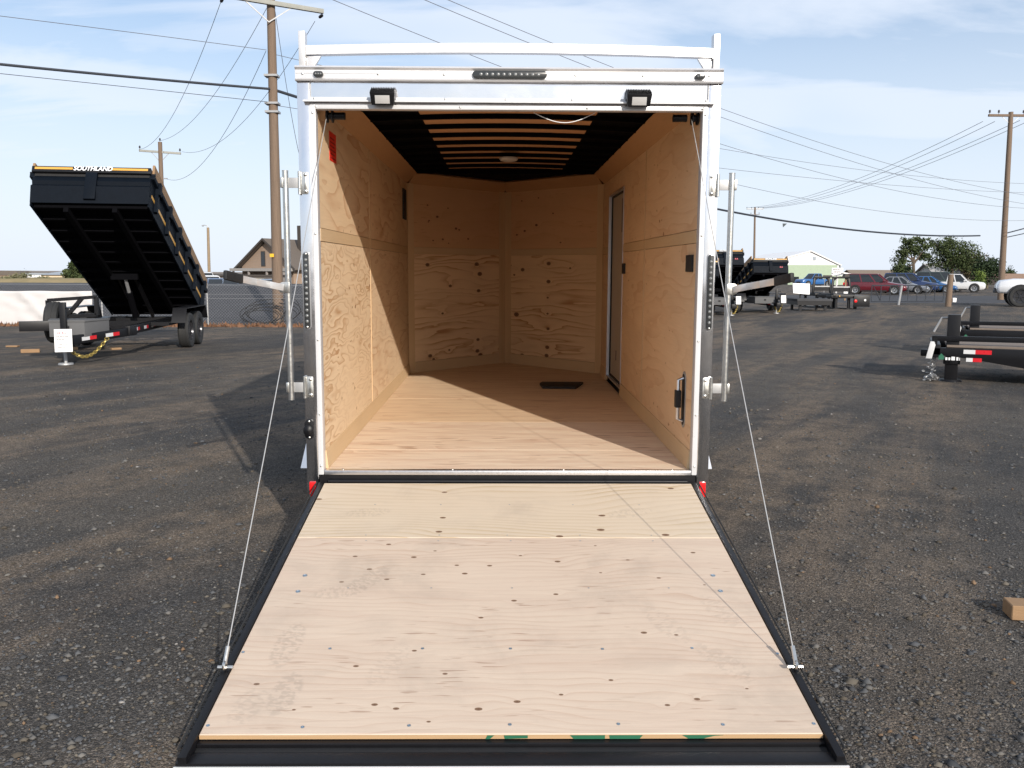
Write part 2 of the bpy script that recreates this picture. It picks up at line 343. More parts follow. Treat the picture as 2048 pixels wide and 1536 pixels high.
# loose stones in the near part of the lot: far too many to count -> one mesh
g = NG('stone'); att = g.n('ShaderNodeAttribute'); att.attribute_name = 'tint'
g.out(att.outputs['Color'], 0.85, 0, 0.2); M['stone'] = g.m
nr = np.random.default_rng(3)
def scatter_stones(n):
    pos = []
    cell = nr.random((40, 40))
    while len(pos) < n:
        d = 1.7 + 13.0 * nr.random() ** 1.9
        x = (nr.random() * 2 - 1) * d * 0.72; y = CAM.y + d
        if abs(x) < 1.08 and y > -2.33: continue
        if abs(x) < 1.5 and 0.2 < y < 6: continue
        q = noise.noise((x*0.9, y*0.9, 3.1)) * 0.5 + 0.5
        if nr.random() > 0.18 + 1.1*max(0, q-0.30): continue
        pos.append((x, y, d))
    P = np.array(pos); n = len(P)
    octa = np.array([(1,0,0),(0,1,0),(-1,0,0),(0,-1,0),(0,0,1),(0,0,-1),(.62,.62,.45),(-.62,.62,.45),(-.62,-.62,.45),(.62,-.62,.45)])
    F = np.array([(0,6,9),(1,7,6),(2,8,7),(3,9,8),(4,9,6),(4,6,7),(4,7,8),(4,8,9),(0,1,6),(1,2,7),(2,3,8),(3,0,9)])
    sz = np.clip(np.exp(nr.normal(math.log(0.0043), 0.52, n)), 0.0020, 0.019)
    V = octa[None] * (1 + nr.normal(0, 0.17, (n, 10, 1)))
    V = V * sz[:, None, None] * nr.uniform(0.65, 1.35, (n, 1, 3)); V[:, :, 2] *= 0.75
    a = nr.uniform(0, 6.283, n); c, s_ = np.cos(a)[:, None], np.sin(a)[:, None]
    X = V[:, :, 0]*c - V[:, :, 1]*s_ + P[:, 0:1]; Yv = V[:, :, 0]*s_ + V[:, :, 1]*c + P[:, 1:2]; Z = V[:, :, 2] + sz[:, None]*0.15
    vs = np.stack([X, Yv, Z], -1).reshape(-1, 3); fs = (F[None] + 10*np.arange(n)[:, None, None]).reshape(-1, 3)
    me = bpy.data.meshes.new('loose_stones')
    me.vertices.add(len(vs)); me.vertices.foreach_set('co', vs.ravel())
    me.loops.add(fs.size); me.loops.foreach_set('vertex_index', fs.ravel().astype(np.int32))
    me.polygons.add(len(fs)); me.polygons.foreach_set('loop_start', np.arange(0, fs.size, 3, dtype=np.int32))
    me.update(calc_edges=True)
    pal = np.array([(.085,.087,.09),(.115,.11,.103),(.06,.062,.066),(.12,.105,.085),(.085,.072,.056),(.16,.15,.135),(.16,.105,.065),(.24,.225,.21)])
    pr = np.array([.28,.24,.20,.13,.10,.025,.022,.003])
    ci = nr.choice(len(pal), n, p=pr/pr.sum()); cc = pal[ci]*nr.uniform(0.7, 1.25, (n, 1))
    ca = np.ones((n, 10, 4)); ca[:, :, :3] = cc[:, None]
    at = me.color_attributes.new('tint', 'FLOAT_COLOR', 'POINT'); at.data.foreach_set('color', ca.ravel())
    me.materials.append(M['stone'])
    o = bpy.data.objects.new('loose_stones', me); COL.objects.link(o)
    tag(o, 'loose grey and tan stones strewn over the gravel lot', kind='stuff')
scatter_stones(60000)

# ------------------------------------------------------------------ enclosed cargo trailer (local: floor height z = 0, rear edge y = 0)
TILT = 0.0074
TR = thing('cargo_trailer', 'white enclosed cargo trailer with plywood interior and its rear ramp let down', 'trailer', (0, 0, 0.45), (TILT, 0, 0))
LN, HWI, HWO = 4.54, 1.025, 1.119
WOODL, WOODD = (0.62, 0.40, 0.215), (0.37, 0.175, 0.065)
swirl = dict(rings=4.0, amp=6.0, su=1.5, sv=6.0, power=3.0, lines=0.95, detail=2.4, dashes=0.8, ds_=(14.0, 24.0), dth=0.69, fu=4.0, fv=90.0)
M['ply_swirl'] = plywood('plywood_swirled', 1, 2, (0.82, 0.655, 0.45), (0.40, 0.20, 0.075), 3.3, **swirl)
M['ply_swirl_b'] = plywood('plywood_swirled_b', 1, 2, (0.80, 0.63, 0.43), (0.42, 0.19, 0.075), 8.1, **{**swirl, 'amp': 3.6, 'lines': 0.7, 'su': 1.0})
M['ply_plain'] = plywood('plywood_plain', 1, 2, (0.79, 0.61, 0.40), (0.42, 0.18, 0.07), 12.7, **{**swirl, 'amp': 3.2, 'lines': 0.7, 'su': 0.9, 'sv': 4.0})
M['ply_right'] = plywood('plywood_right', 1, 2, (0.77, 0.565, 0.365), (0.44, 0.19, 0.08), 21.0, **{**swirl, 'amp': 3.0, 'lines': 0.4, 'su': 0.9, 'sv': 4.0})
M['ply_floor'] = plywood('plywood_floor', 0, 1, (0.86, 0.72, 0.555), (0.48, 0.26, 0.15), 31.0, rings=7.0, amp=4.0, su=1.2, sv=3.0, power=3, lines=0.4, dashes=0.6, ds_=(4.0, 30.0), dth=0.62, blotch=(0.72, 0.50, 0.36), bl=0.75, bs=(1.6, 17.0), fibre=0.14, fv=90.0, fu=3.0)
M['ply_floor_b'] = plywood('plywood_floor_b', 0, 1, (0.82, 0.645, 0.445), (0.48, 0.26, 0.15), 37.0, rings=7.0, amp=4.0, su=1.2, sv=3.0, power=3, lines=0.35, dashes=0.5, ds_=(4.0, 24.0), dth=0.64, blotch=(0.70, 0.49, 0.32), bl=0.7, bs=(1.4, 12.0), fibre=0.14, fv=70.0, fu=3.0)
M['batten'] = plywood('batten_wood', 2, 0, (0.68, 0.50, 0.30), (0.50, 0.28, 0.13), 41.0, rings=12, amp=1.0, su=0.3, sv=2.0, power=3, lines=0.2, dashes=0.0)
M['kick'] = plywood('kick_strip_wood', 1, 2, (0.66, 0.50, 0.31), (0.50, 0.29, 0.14), 45.0, rings=14, amp=1.0, su=0.3, sv=2.0, power=3, lines=0.15, dashes=0.0)
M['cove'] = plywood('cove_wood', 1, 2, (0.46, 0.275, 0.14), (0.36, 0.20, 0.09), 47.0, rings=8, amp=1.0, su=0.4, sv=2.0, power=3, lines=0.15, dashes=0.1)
M['liner'] = plain('roof_liner', (0.50, 0.27, 0.135), 0.7, 0, 0.08, 4)
kA = [(0.28, 1.15, .022), (1.04, 1.16, .026), (1.09, 1.05, .028), (0.62, 0.92, .018), (1.07, 0.86, .022), (0.50, 0.62, .014), (1.06, 0.30, .02), (1.05, 0.17, .024), (1.10, 0.12, .026), (0.31, 0.165, .022), (0.60, 0.21, .012), (0.36, 0.125, .016)]
kB = [(0.30, 1.10, .024), (0.72, 1.17, .024), (0.72, 0.97, .024), (0.71, 0.79, .012), (0.71, 0.61, .013), (0.72, 0.44, .018), (0.71, 0.23, .024), (0.70, 0.135, .024), (0.30, 0.11, .022), (0.10, 1.15, .01), (0.16, 1.04, .012), (1.05, 1.12, .012), (0.2, 0.58, .03)]
nose_k = dict(rings=11.0, amp=3.4, su=0.62, sv=4.6, power=3.6, lines=1.0, dashes=0.0, detail=3.4)
M['ply_nose_a'] = plywood('plywood_bold_grain', 0, 2, (0.84, 0.645, 0.42), (0.34, 0.125, 0.038), 51.0, knots=kA, **nose_k)
M['ply_nose_b'] = plywood('plywood_bold_grain_b', 0, 2, (0.83, 0.635, 0.41), (0.34, 0.125, 0.038), 58.0, knots=kB, **nose_k)
kC = [(0.25 + 0.8*rng.random(), 1.35 + 0.5*rng.random(), .007 + .008*rng.random()) for _ in range(11)]
kD = [(0.52, 1.60, .016), (0.33, 1.54, .014), (0.20, 1.50, .012), (0.78, 1.72, .01), (0.28, 1.88, .009), (0.55, 1.9, .009), (0.9, 1.4, .01)]
M['ply_nose_c'] = plywood('plywood_upper_nose', 0, 2, (0.70, 0.46, 0.27), (0.42, 0.19, 0.08), 63.0, rings=5, amp=2, su=.5, sv=2, lines=.2, dashes=.3, knots=kC)
M['ply_nose_d'] = plywood('plywood_upper_nose_b', 0, 2, (0.71, 0.465, 0.275), (0.42, 0.19, 0.08), 67.0, rings=5, amp=2, su=.5, sv=2, lines=.2, dashes=.3, knots=kD)
GAP = 0.0025
# floor sheets
APX = 5.66
def nose_x(y): return HWI * max(0.0, (APX - y)) / (APX - LN)
for i, (a, b) in enumerate(((0.012, 0.55), (0.55, 1.55), (1.55, 2.71), (2.71, 3.90))):
    MB().box(-HWI+GAP, HWI-GAP, a+GAP/2, b-GAP/2, -0.022, 0.0).build('floor_sheet', M['ply_floor' if i < 2 else 'ply_floor_b'], TR, bevel=0.0015, seg=1, smooth=0)
fp = [(-HWI+GAP, 3.902), (HWI-GAP, 3.902), (HWI-GAP, LN), (0.0, APX), (-HWI+GAP, LN)]
MB().prism(fp, lambda x, y: (x, y, -0.022), lambda x, y: (x, y, 0.0)).build('floor_sheet', M['ply_floor_b'], TR, smooth=0)
MB().prism([(-HWO, 0.03), (HWO, 0.03), (HWO, LN+.02), (0, APX+.1), (-HWO, LN+.02)], lambda x, y: (x, y, -0.16), lambda x, y: (x, y, -0.024)).build('underframe', M['black'], TR)
# side wall sheets: (y0, y1, z0, z1, material); joints left open a few millimetres
def wall(sx, segs):
    for y0, y1, z0, z1, mt in segs:
        a, b = sorted((sx*HWI, sx*(HWI+0.012)))
        MB().box(a, b, y0+GAP, y1-GAP, z0+GAP/2, z1-GAP/2).build('wall_sheet', M[mt], TR, smooth=0)
wall(-1, [(0.03, 1.845, 0.0, 1.262, 'ply_swirl'), (1.865, LN, 0.0, 1.262, 'ply_swirl_b'), (0.03, 1.845, 1.335, 2.0, 'ply_plain'), (1.865, LN, 1.335, 2.0, 'ply_plain')])
wall(1, [(0.03, 1.795, 0.0, 1.262, 'ply_right'), (1.815, 2.97, 0.0, 1.262, 'ply_right'), (0.03, 1.795, 1.335, 2.0, 'ply_right'), (1.815, 2.97, 1.335, 2.0, 'ply_right'),
         (4.04, LN, 0.0, 1.262, 'ply_right'), (4.04, LN, 1.335, 2.0, 'ply_right'), (2.97, 4.04, 1.835, 2.0, 'ply_right')])
def wstrip(sx, y0, y1, z0, z1, mt, t=0.003, name='wall_batten'):
    a, b = sorted((sx*(HWI-t), sx*(HWI+0.011))); MB().box(a, b, y0, y1, z0, z1).build(name, M[mt], TR, bevel=0.001, seg=1, smooth=0)
wstrip(-1, 0.03, 1.84, 1.264, 1.333, 'kick'); wstrip(-1, 1.87, LN, 1.264, 1.333, 'kick')
wstrip(1, 0.03, 1.79, 1.264, 1.333, 'kick'); wstrip(1, 1.82, 2.965, 1.264, 1.333, 'kick'); wstrip(1, 4.045, LN, 1.264, 1.333, 'kick')
wstrip(-1, 1.847, 1.863, 0.10, 2.0, 'batten', 0.004); wstrip(1, 1.797, 1.813, 0.10, 2.0, 'batten', 0.004)
for sx, segs in ((-1, [(0.03, LN-.01)]), (1, [(0.03, 2.95), (4.06, LN-.01)])):
    for y0, y1 in segs:
        m = MB(); m.prism([(0, 0.001), (0.016, 0.001), (0.005, 0.105), (0, 0.105)], lambda u, v: (sx*(HWI-u), y0, v), lambda u, v: (sx*(HWI-u), y1, v)); m.build('kick_strip', M['kick'], TR, smooth=0)
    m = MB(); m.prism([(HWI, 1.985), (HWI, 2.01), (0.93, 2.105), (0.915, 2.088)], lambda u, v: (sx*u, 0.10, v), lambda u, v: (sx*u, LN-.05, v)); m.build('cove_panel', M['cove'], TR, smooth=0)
# v-nose walls: local x runs along each wall from the side wall to the apex
nl = math.hypot(HWI, APX-LN); na = math.atan2(APX-LN, HWI)
for sx in (-1, 1):
    org = (-HWI, LN, 0) if sx < 0 else (0, APX, 0); rz = na if sx < 0 else -na
    if sx < 0: edge, ctr = (0.0, 0.085), (nl-0.105, nl)
    else: edge, ctr = (nl-0.085, nl), (0.0, 0.105)
    x0, x1 = min(edge[1], ctr[1]), max(edge[0], ctr[0])
    def npc(name, mt, xa, xb, za, zb, t=0.0):
        o = MB().box(xa, xb, -t, 0.012, za, zb).build(name, M[mt], TR, smooth=0); o.location = org; o.rotation_euler = (0, 0, rz)
    npc('nose_sheet', 'ply_nose_a' if sx < 0 else 'ply_nose_b', x0+.001, x1-.001, 0.115, 1.264)
    npc('nose_sheet', 'ply_nose_c' if sx < 0 else 'ply_nose_d', x0+.001, x1-.001, 1.336, 1.99)
    npc('nose_batten', 'kick', x0+.001, x1-.001, 1.266, 1.334, 0.003)
    npc('nose_batten', 'kick', x0+.001, x1-.001, 0.0, 0.112, 0.006)
    npc('nose_batten', 'batten', edge[0], edge[1], 0.0, 1.99, 0.004); npc('nose_batten', 'batten', ctr[0], ctr[1], 0.0, 1.99, 0.005)
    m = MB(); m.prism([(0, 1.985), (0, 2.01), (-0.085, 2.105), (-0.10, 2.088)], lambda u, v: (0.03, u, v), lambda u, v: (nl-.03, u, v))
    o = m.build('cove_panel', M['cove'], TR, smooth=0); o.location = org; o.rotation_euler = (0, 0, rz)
# roof: deck, brown liner, arched bows
def arch(x): return 0.032*(1 - (x/1.0)**2)
def arched(x0, x1, y0, y1, za, zb, n=16):
    m = MB(); xs = [x0 + (x1-x0)*i/n for i in range(n+1)]
    pr = [(x, za+arch(x)) for x in xs] + [(x, zb+arch(x)) for x in reversed(xs)]
    return m.prism(pr, lambda u, v: (u, y0, v), lambda u, v: (u, y1, v))
arched(-1.0, 1.0, 0.03, LN, 2.118, 2.130).build('roof_deck', M['under'], TR)
MB().prism([(-HWO, LN), (HWO, LN), (0, APX+.1)], lambda x, y: (x, y, 2.106), lambda x, y: (x, y, 2.178)).build('nose_roof', M['under'], TR)
MB().box(-1.02, 1.02, LN-.045, LN-.002, 2.085, 2.170).build('roof_gap_filler', M['under'], TR)  # added filler, keeps sky light from leaking in where deck meets nose roof
arched(-0.585, 0.585, 0.10, LN-.05, 2.111, 2.117).build('roof_liner', M['liner'], TR)
bow0 = arched(-0.98, 0.98, -0.02, 0.02, 2.080, 2.110).mesh('roof_bow', M['under'])
for k in range(11): link('roof_bow', bow0, TR, (0, 0.42 + 0.41*k, 0))
arched(-HWO, HWO, 0.0, LN, 2.134, 2.142).build('roof_skin', M['white'], TR)
# skins
for sx in (-1, 1):
    segs = [(0.03, LN)] if sx < 0 else [(0.03, 2.97), (4.04, LN)]
    for y0, y1 in segs:
        a, b = sorted((sx*1.09, sx*HWO)); MB().box(a, b, y0, y1, -0.12, 2.12).build('side_skin', M['white'], TR, bevel=0.003)
    MB().prism([(sx*HWO, LN), (0, APX+.1), (0, APX+.085), (sx*1.10, LN)], lambda x, y: (x, y, -0.12), lambda x, y: (x, y, 2.12)).build('nose_skin', M['polish'], TR)
MB().box(1.09, HWO, 2.97, 4.04, 1.83, 2.12).build('side_skin', M['white'], TR)
MB().box(1.09, HWO, 2.97, 4.04, -0.12, 0.05).build('side_skin', M['white'], TR)
# side door seen from inside
dr = part('side_door', TR)
M['doorskin'] = plain('door_skin_board', (0.44, 0.385, 0.32), 0.55, 0, 0.06)
MB().box(1.058, 1.10, 3.02, 3.99, 0.075, 1.80).build('door_panel', M['doorskin'], dr, smooth=0)
m = MB()
for y0, y1, z0, z1 in ((2.995, 3.02, 0.06, 1.815), (3.99, 4.012, 0.06, 1.815), (3.02, 3.99, 0.06, 0.075), (3.02, 3.99, 1.80, 1.815)): m.box(1.045, 1.10, y0, y1, z0, z1)
m.build('door_seal', M['rubber'], dr, smooth=0)
m = MB()
for y0, y1, z0, z1 in ((2.972, 2.994, 0.045, 1.832), (4.012, 4.037, 0.045, 1.832), (2.994, 4.012, 0.045, 0.06), (2.994, 4.012, 1.815, 1.832)): m.box(1.019, 1.10, y0, y1, z0, z1)
m.build('door_frame', M['alu'], dr, smooth=0)
MB().box(1.052, 1.0575, 3.30, 3.31, 1.45, 1.75).build('door_printing', M['ink'], dr, smooth=0); MB().box(1.052, 1.0575, 3.55, 3.565, 0.25, 0.34).build('door_printing', M['ink'], dr, smooth=0)
# rear frame
def sym(name, mt, x0, x1, y0, y1, z0, z1, bevel=0.004):
    for sx in (-1, 1):
        a, b = sorted((sx*x0, sx*x1)); MB().box(a, b, y0, y1, z0, z1).build(name, M[mt], TR, bevel=bevel)
sym('corner_post', 'polish', 1.0525, HWO+.001, -0.028, 0.03, -0.115, 2.09, 0.006)
sym('door_trim', 'whitetrim', 1.024, 1.052, -0.036, 0.03, -0.02, 1.972, 0.003)
MB().box(-1.024, 1.024, -0.036, 0.02, 1.950, 1.973).build('header_trim', M['whitetrim'], TR, bevel=0.003)
MB().box(-1.0525, 1.0525, -0.018, 0.03, 1.9735, 2.10).build('header_panel', M['polish'], TR)
for sx in (-1, 1): MB().box(sx*1.052-.0015, sx*1.052+.0015, -0.0305, -0.02, 2.0, 2.09).build('header_seam', M['galv'], TR)
m = MB(); m.prism([(-0.019, 2.012), (-0.024, 2.012), (-0.026, 2.001), (-0.062, 1.990), (-0.062, 1.983), (-0.019, 1.986)], lambda u, v: (-1.083, u, v), lambda u, v: (1.083, u, v)); m.build('drip_rail', M['whitetrim'], TR)
prof = [(-0.02, 2.091), (-0.046, 2.091), (-0.049, 2.097), (-0.043, 2.102), (-0.040, 2.106), (-0.040, 2.147), (-0.046, 2.152), (-0.052, 2.158), (-0.046, 2.167), (-0.02, 2.172), (0.03, 2.172), (0.03, 2.091)]
m = MB(); m.prism(prof, lambda u, v: (-1.124, u, v), lambda u, v: (1.124, u, v)); m.build('roof_edge_rail', M['rack'], TR)
m = MB(); m.box(-1.122, 1.122, -0.0412, -0.0395, 2.1285, 2.1295); m.build('rail_groove', M['galv'], TR)
rv = MB(); rv.lathe([(0.0065, 0), (0.0058, 0.0025), (0.003, 0.0042), (0.0003, 0.0046)], 10, Matrix.Rotation(R(90), 4, 'X')); rvm = rv.mesh('rivet', M['zinc'])
for x in (-1.085, -0.69, -0.345, 0.345, 0.70, 1.05): link('rivet', rvm, TR, (x, -0.040, 2.127))
for x in (-1.02, -0.26, 0.41, 1.02): link('rivet', rvm, TR, (x, -0.036, 1.962))
for x in (-1.03, -0.34, -0.02, 0.33, 1.04): link('rivet', rvm, TR, (x, -0.0265, 2.005))
for sx in (-1, 1):
    for z in (1.93, 1.30, 0.73, 0.32, 0.03): link('rivet', rvm, TR, (sx*1.038, -0.036, z))
# lights on the header
def capsule(x0, x1, z0, z1, ya, yb, n=6):
    r = (z1-z0)/2; zc_ = (z0+z1)/2; pts = []
    for k in range(n+1): t = -math.pi/2 + math.pi*k/n; pts.append((x1-r+r*math.cos(t), zc_+r*math.sin(t)))
    for k in range(n+1): t = math.pi/2 + math.pi*k/n; pts.append((x0+r+r*math.cos(t), zc_+r*math.sin(t)))
    return MB().prism(pts, lambda u, v: (u, ya, v), lambda u, v: (u, yb, v))
lb = capsule(-0.196, 0.196, 2.108, 2.146, -0.040, -0.055).build('light_bar', M['ledbase'], TR, bevel=0.002)
ldm = MB().lathe([(0.009, 0), (0.009, 0.002), (0.005, 0.004), (0.0004, 0.0045)], 10, Matrix.Rotation(R(90), 4, 'X')).mesh('led', M['led'])
for k in range(11): link('led', ldm, lb, (-0.15 + 0.03*k, -0.0552, 2.127))
for sx in (-1, 1):
    mk = capsule(sx*1.0-.027, sx*1.0+.027, 2.110, 2.138, -0.040, -0.056).build('marker_light', M['ledbase'], TR, bevel=0.003)
    for d in (-0.013, 0, 0.013): link('led', ldm, mk, (sx*1.0+d, -0.0562, 2.124), None).scale = (0.6, 1, 0.6)
    c = sx*0.662 if sx < 0 else 0.676
    sl = part('work_light', TR, (c, -0.02, 2.026), (R(24), 0, 0))
    m = MB(); m.hexa([(-.058,-.085,-.034), (.058,-.085,-.034), (.062,-.004,-.030), (-.062,-.004,-.030), (-.066,-.085,.034), (.066,-.085,.034), (.066,-.004,.036), (-.066,-.004,.036)])
    m.build('lamp_housing', M['black'], sl, bevel=0.006)
    m = MB()
    for k in range(15): m.box(-.060+k*.0086-.0016, -.060+k*.0086+.0016, -.082, -.006, .034, .041)
    m.build('cooling_fins', M['black'], sl, smooth=0)
    MB().box(-.038, .038, -.0875, -.0845, -.024, .018).build('lens', M['lens'], sl, bevel=0.001)
# tail light strips on the posts, side markers, reflectors
tlm = MB().lathe([(0.0085, 0), (0.0085, 0.003), (0.004, 0.006), (0.0004, 0.0065)], 10, Matrix.Rotation(R(90), 4, 'X')).mesh('led', M['led'])
M['bezel'] = plain('grey_bezel', (0.34, 0.34, 0.35), 0.3, 0.6, 0.1)
for sx in (-1, 1):
    cx = sx*1.092
    MB().prism([(0.022*math.cos(t)+0, (0.188 if math.sin(t) > 0 else -0.188) + 0.022*math.sin(t)) for t in [2*math.pi*(k+.5)/16 for k in range(16)]],
               lambda u, v: (cx+u, -0.027, 0.997+v), lambda u, v: (cx+u, -0.033, 0.997+v)).build('light_bezel', M['bezel'], TR, bevel=0.002)
    tl = MB().prism([(0.0155*math.cos(t), (0.188 if math.sin(t) > 0 else -0.188) + 0.0155*math.sin(t)) for t in [2*math.pi*(k+.5)/16 for k in range(16)]],
               lambda u, v: (cx+u, -0.032, 0.997+v), lambda u, v: (cx+u, -0.044, 0.997+v)).build('tail_light', M['ledbase'], TR, bevel=0.003)
    for k in range(12): link('led', tlm, tl, (cx, -0.0442, 0.997-0.165+0.03*k))
    for z in (-.196, .196): link('rivet', rvm, tl, (cx, -0.044, 0.997+z))
    MB().box(cx-.018-.004*sx, cx+.018-.004*sx, -0.036, -0.020, -0.145, -0.062).build('red_reflector', M['red'], TR, bevel=0.003)
m = MB(); m.prism([(0.026*math.cos(t), 0.030*(1 if math.sin(t) > 0 else -1)*1 + 0.026*math.sin(t)) for t in [2*math.pi*(k+.5)/18 for k in range(18)]], lambda u, v: (-1.098+u, -0.028, 0.235+v), lambda u, v: (-1.098+u, -0.036, 0.235+v)); vent_o = m.build('round_vent', M['black'], TR, bevel=0.002)
m = MB(); m.lathe([(0.028, 0), (0.027, .012), (0.018, .02), (0.0005, .022)], 18, Matrix.Translation((-1.102, -0.036, 0.230)) @ Matrix.Rotation(R(90), 4, 'X') @ Matrix.Diagonal((1, 1.2, 1, 1))); m.build('vent_cap', M['black'], vent_o)
for z in (.045, -.045): link('rivet', rvm, vent_o, (-1.098, -0.037, 0.235+z))
# hinges, lock bars with handles
bltm = MB().lathe([(0.010, 0), (0.010, .003), (0.006, .006), (0.0005, .0065)], 12, Matrix.Rotation(R(90), 4, 'X')).mesh('bolt', M['zinc'])
for sx in (-1, 1):
    for z in (1.567, 0.470):
        hg = part('hinge', TR, (sx*1.092, -0.029, z))
        mm = MB(); mm.prism([(-.018, -.058), (.018, -.058), (.024, -.050), (.024, .050), (.018, .058), (-.018, .058)], lambda u, v: (-sx*u+sx*.002, -0.004, v), lambda u, v: (-sx*u+sx*.002, 0.001, v)); mm.build('hinge_plate', M['zinc'], hg, bevel=0.001)
        MB().box(min(sx*.0, -sx*.012), max(sx*.0, -sx*.012), -0.0075, -0.0035, -.034, .034).build('hinge_rib', M['zinc'], hg, bevel=0.001)
        k = MB(); kx = sx*.024
        for a, b in ((-.060, -.032), (-.030, .030), (.032, .060)): k.cyl((kx, -.008, a), (kx, -.008, b), .009, 12)
        k.build('hinge_barrel', M['zinc'], hg)
        MB().box(min(kx, kx+sx*.062), max(kx, kx+sx*.062), -.011, -.006, -.027, .027).build('hinge_arm', M['galv'], hg, bevel=0.001)
        MB().box(min(sx*.107, sx*.122), max(sx*.107, sx*.122), -.028, .006, -.027, .027).build('bar_clamp', M['zinc'], hg, bevel=0.003)
        for d in (-.043, .043): link('bolt', bltm, hg, (-sx*.008, -.004, d))
    lk = part('lock_bar', TR, (sx*1.190, -0.040, 0))
    MB().tube([(0, 0, 0.400), (0, 0, 1.630)], 0.0165, 16).build('pipe', M['zinc'], lk)
    MB().lathe([(0.0170, 0), (0.0170, .004), (0.012, .004), (0.012, -.002)], 16, Matrix.Translation((0, 0, 1.627))).build('pipe_end', M['galv'], lk)
    MB().prism([(0.03*math.cos(t), 0.03*math.sin(t)) for t in [2*math.pi*k/14 for k in range(14)]], lambda u, v: (sx*.022+u, -0.012, 1.013+v), lambda u, v: (sx*.022+u, -0.020, 1.013+v)).build('handle_bracket', M['zinc'], lk, bevel=0.001)
    MB().box(min(-sx*.012, sx*.02), max(-sx*.012, sx*.02), -.022, -.012, .985, 1.043).build('handle_clamp', M['zinc'], lk, bevel=0.002)
    P = [Vector((sx*.022, -.024, 1.013)), Vector((sx*.075, -.10, 1.030)), Vector((sx*.11, -.22, 1.045)), Vector((sx*.145, -.36, 1.062)), Vector((sx*.178, -.52, 1.085))]
    hb = MB()
    for a, b in zip(P[:3], P[1:4]): hb.bar(a, b + (b-a).normalized()*.002, .009, .036)
    hb.build('lock_handle', M['handle'], lk, bevel=0.002)
    MB().bar(P[3], P[4], .022, .046).build('handle_grip', M['blackmat'], lk, bevel=0.007)
# spring reels and lift cables
a_r = math.atan2(.321, 2.094)
for sx in (-1, 1):
    sr = MB().cyl((sx*0.96, 0.07, 1.930), (sx*0.885, 0.07, 1.930), 0.020, 16).build('spring_tube', M['black'], TR)
    MB().lathe([(0.012, 0), (0.036, 0), (0.036, .008), (0.020, .010), (0.020, .026), (0.036, .028), (0.036, .036), (0.012, .036)], 16, Matrix.Translation((sx*0.985, 0.07, 1.930)) @ Matrix.Rotation(R(90), 4, 'Y')).build('cable_reel', M['black'], TR)
    top = Vector((sx*0.982, 0.055, 1.925)); d = 1.775
    bot = Vector((sx*1.036, -0.05 - d*math.cos(a_r) - .02*math.sin(a_r), -0.06 - d*math.sin(a_r) + .03))
    MB().tube([top.lerp(bot, t) + Vector((0, 0, -0.018*math.sin(math.pi*t))) for t in [k/10 for k in range(11)]], 0.0022, 7).build('lift_cable', M['steelrope'], TR)
    e1 = bot.lerp(top, 0.022)
    fe = MB().tube([bot, e1], 0.008, 8).build('cable_ferrule', M['zinc'], TR)
    MB().tube([bot + Vector((-.03*sx, 0, -.012)), bot + Vector((.025*sx, 0, -.012))], 0.007, 8).build('eye_bolt', M['zinc'], TR)
    MB().lathe([(0.016, -.005), (0.020, 0), (0.016, .005), (0.010, .005), (0.010, -.005), (0.016, -.005)], 12, Matrix.Translation(bot + Vector((0, 0, -.006))) @ Matrix.Rotation(R(90), 4, 'Y')).build('cable_eye', M['zinc'], TR)
# threshold and sill
MB().box(-1.022, 1.022, -0.032, 0.012, -0.022, 0.003).build('threshold', M['alu'], TR, bevel=0.003)
for x in (-0.92, -0.31, 0.31, 0.92): link('rivet', rvm, TR, (x, -0.010, 0.003), (R(-90), 0, 0))
MB().box(-1.05, 1.05, -0.020, 0.03, -0.16, -0.0225).build('rear_sill', M['black'], TR)
MB().cyl((-1.0, -0.034, -0.058), (1.0, -0.034, -0.058), 0.011, 12).build('hinge_rod', M['black'], TR)
# things on the inner walls
st = part('warning_sticker', TR)
MB().box(-1.0249, -1.0235, 0.335, 0.545, 1.730, 1.895).build('sticker_sheet', M['sticker'], st, smooth=0)
m = MB()
for k in range(6): m.box(-1.0236, -1.0228, 0.36, 0.52 - 0.03*(k % 2), 1.745+.022*k, 1.752+.022*k)
m.build('sticker_text', M['stickerink'], st, smooth=0)
MB().box(1.012, 1.0255, 0.085, 0.245, 1.105, 1.200).build('switch_plate', M['blackmat'], TR, bevel=0.004)
MB().box(1.008, 1.0255, 2.80, 2.925, 1.075, 1.165).build('door_latch', M['blackmat'], TR, bevel=0.006)
MB().box(-1.0255, -1.010, 4.08, 4.33, 1.60, 1.90).build('wall_vent', M['blackmat'], TR, bevel=0.004)
hr = part('grab_handle', TR, (1.0248, 0.235, 0.367))
def oval(hy, hz, n=20): return [(hy*math.cos(t), (hz-hy)*(1 if math.sin(t) > 0 else -1) + hy*math.sin(t)) for t in [2*math.pi*(k+.5)/n for k in range(n)]]
MB().prism(oval(.052, .165), lambda u, v: (-.004, u, v), lambda u, v: (0, u, v)).build('handle_plate', M['galv'], hr, bevel=0.002)
MB().prism(oval(.040, .150), lambda u, v: (-.0055, u, v), lambda u, v: (-.0042, u, v)).build('handle_recess', M['blackmat'], hr)
MB().tube([(-.005, 0, .125), (-.035, 0, .115), (-.035, 0, -.115), (-.005, 0, -.125)], .011, 10).build('handle_bar', M['alu'], hr)
MB().box(-.052, -.020, -.024, .024, -.045, .055).build('handle_tag', M['blackmat'], hr, bevel=0.002)
MB().lathe([(0.085, 0), (0.085, -.012), (0.07, -.028), (0.03, -.036), (0.0005, -.037)], 24, Matrix.Translation((0.02, 3.20, 2.092))).build('dome_light', M['lens'], TR)
pts = [(0.13 + 0.33*t, 0.05 - 0.02*math.sin(math.pi*t), 1.952 - 0.055*math.sin(math.pi*t)) for t in [k/14 for k in range(15)]]
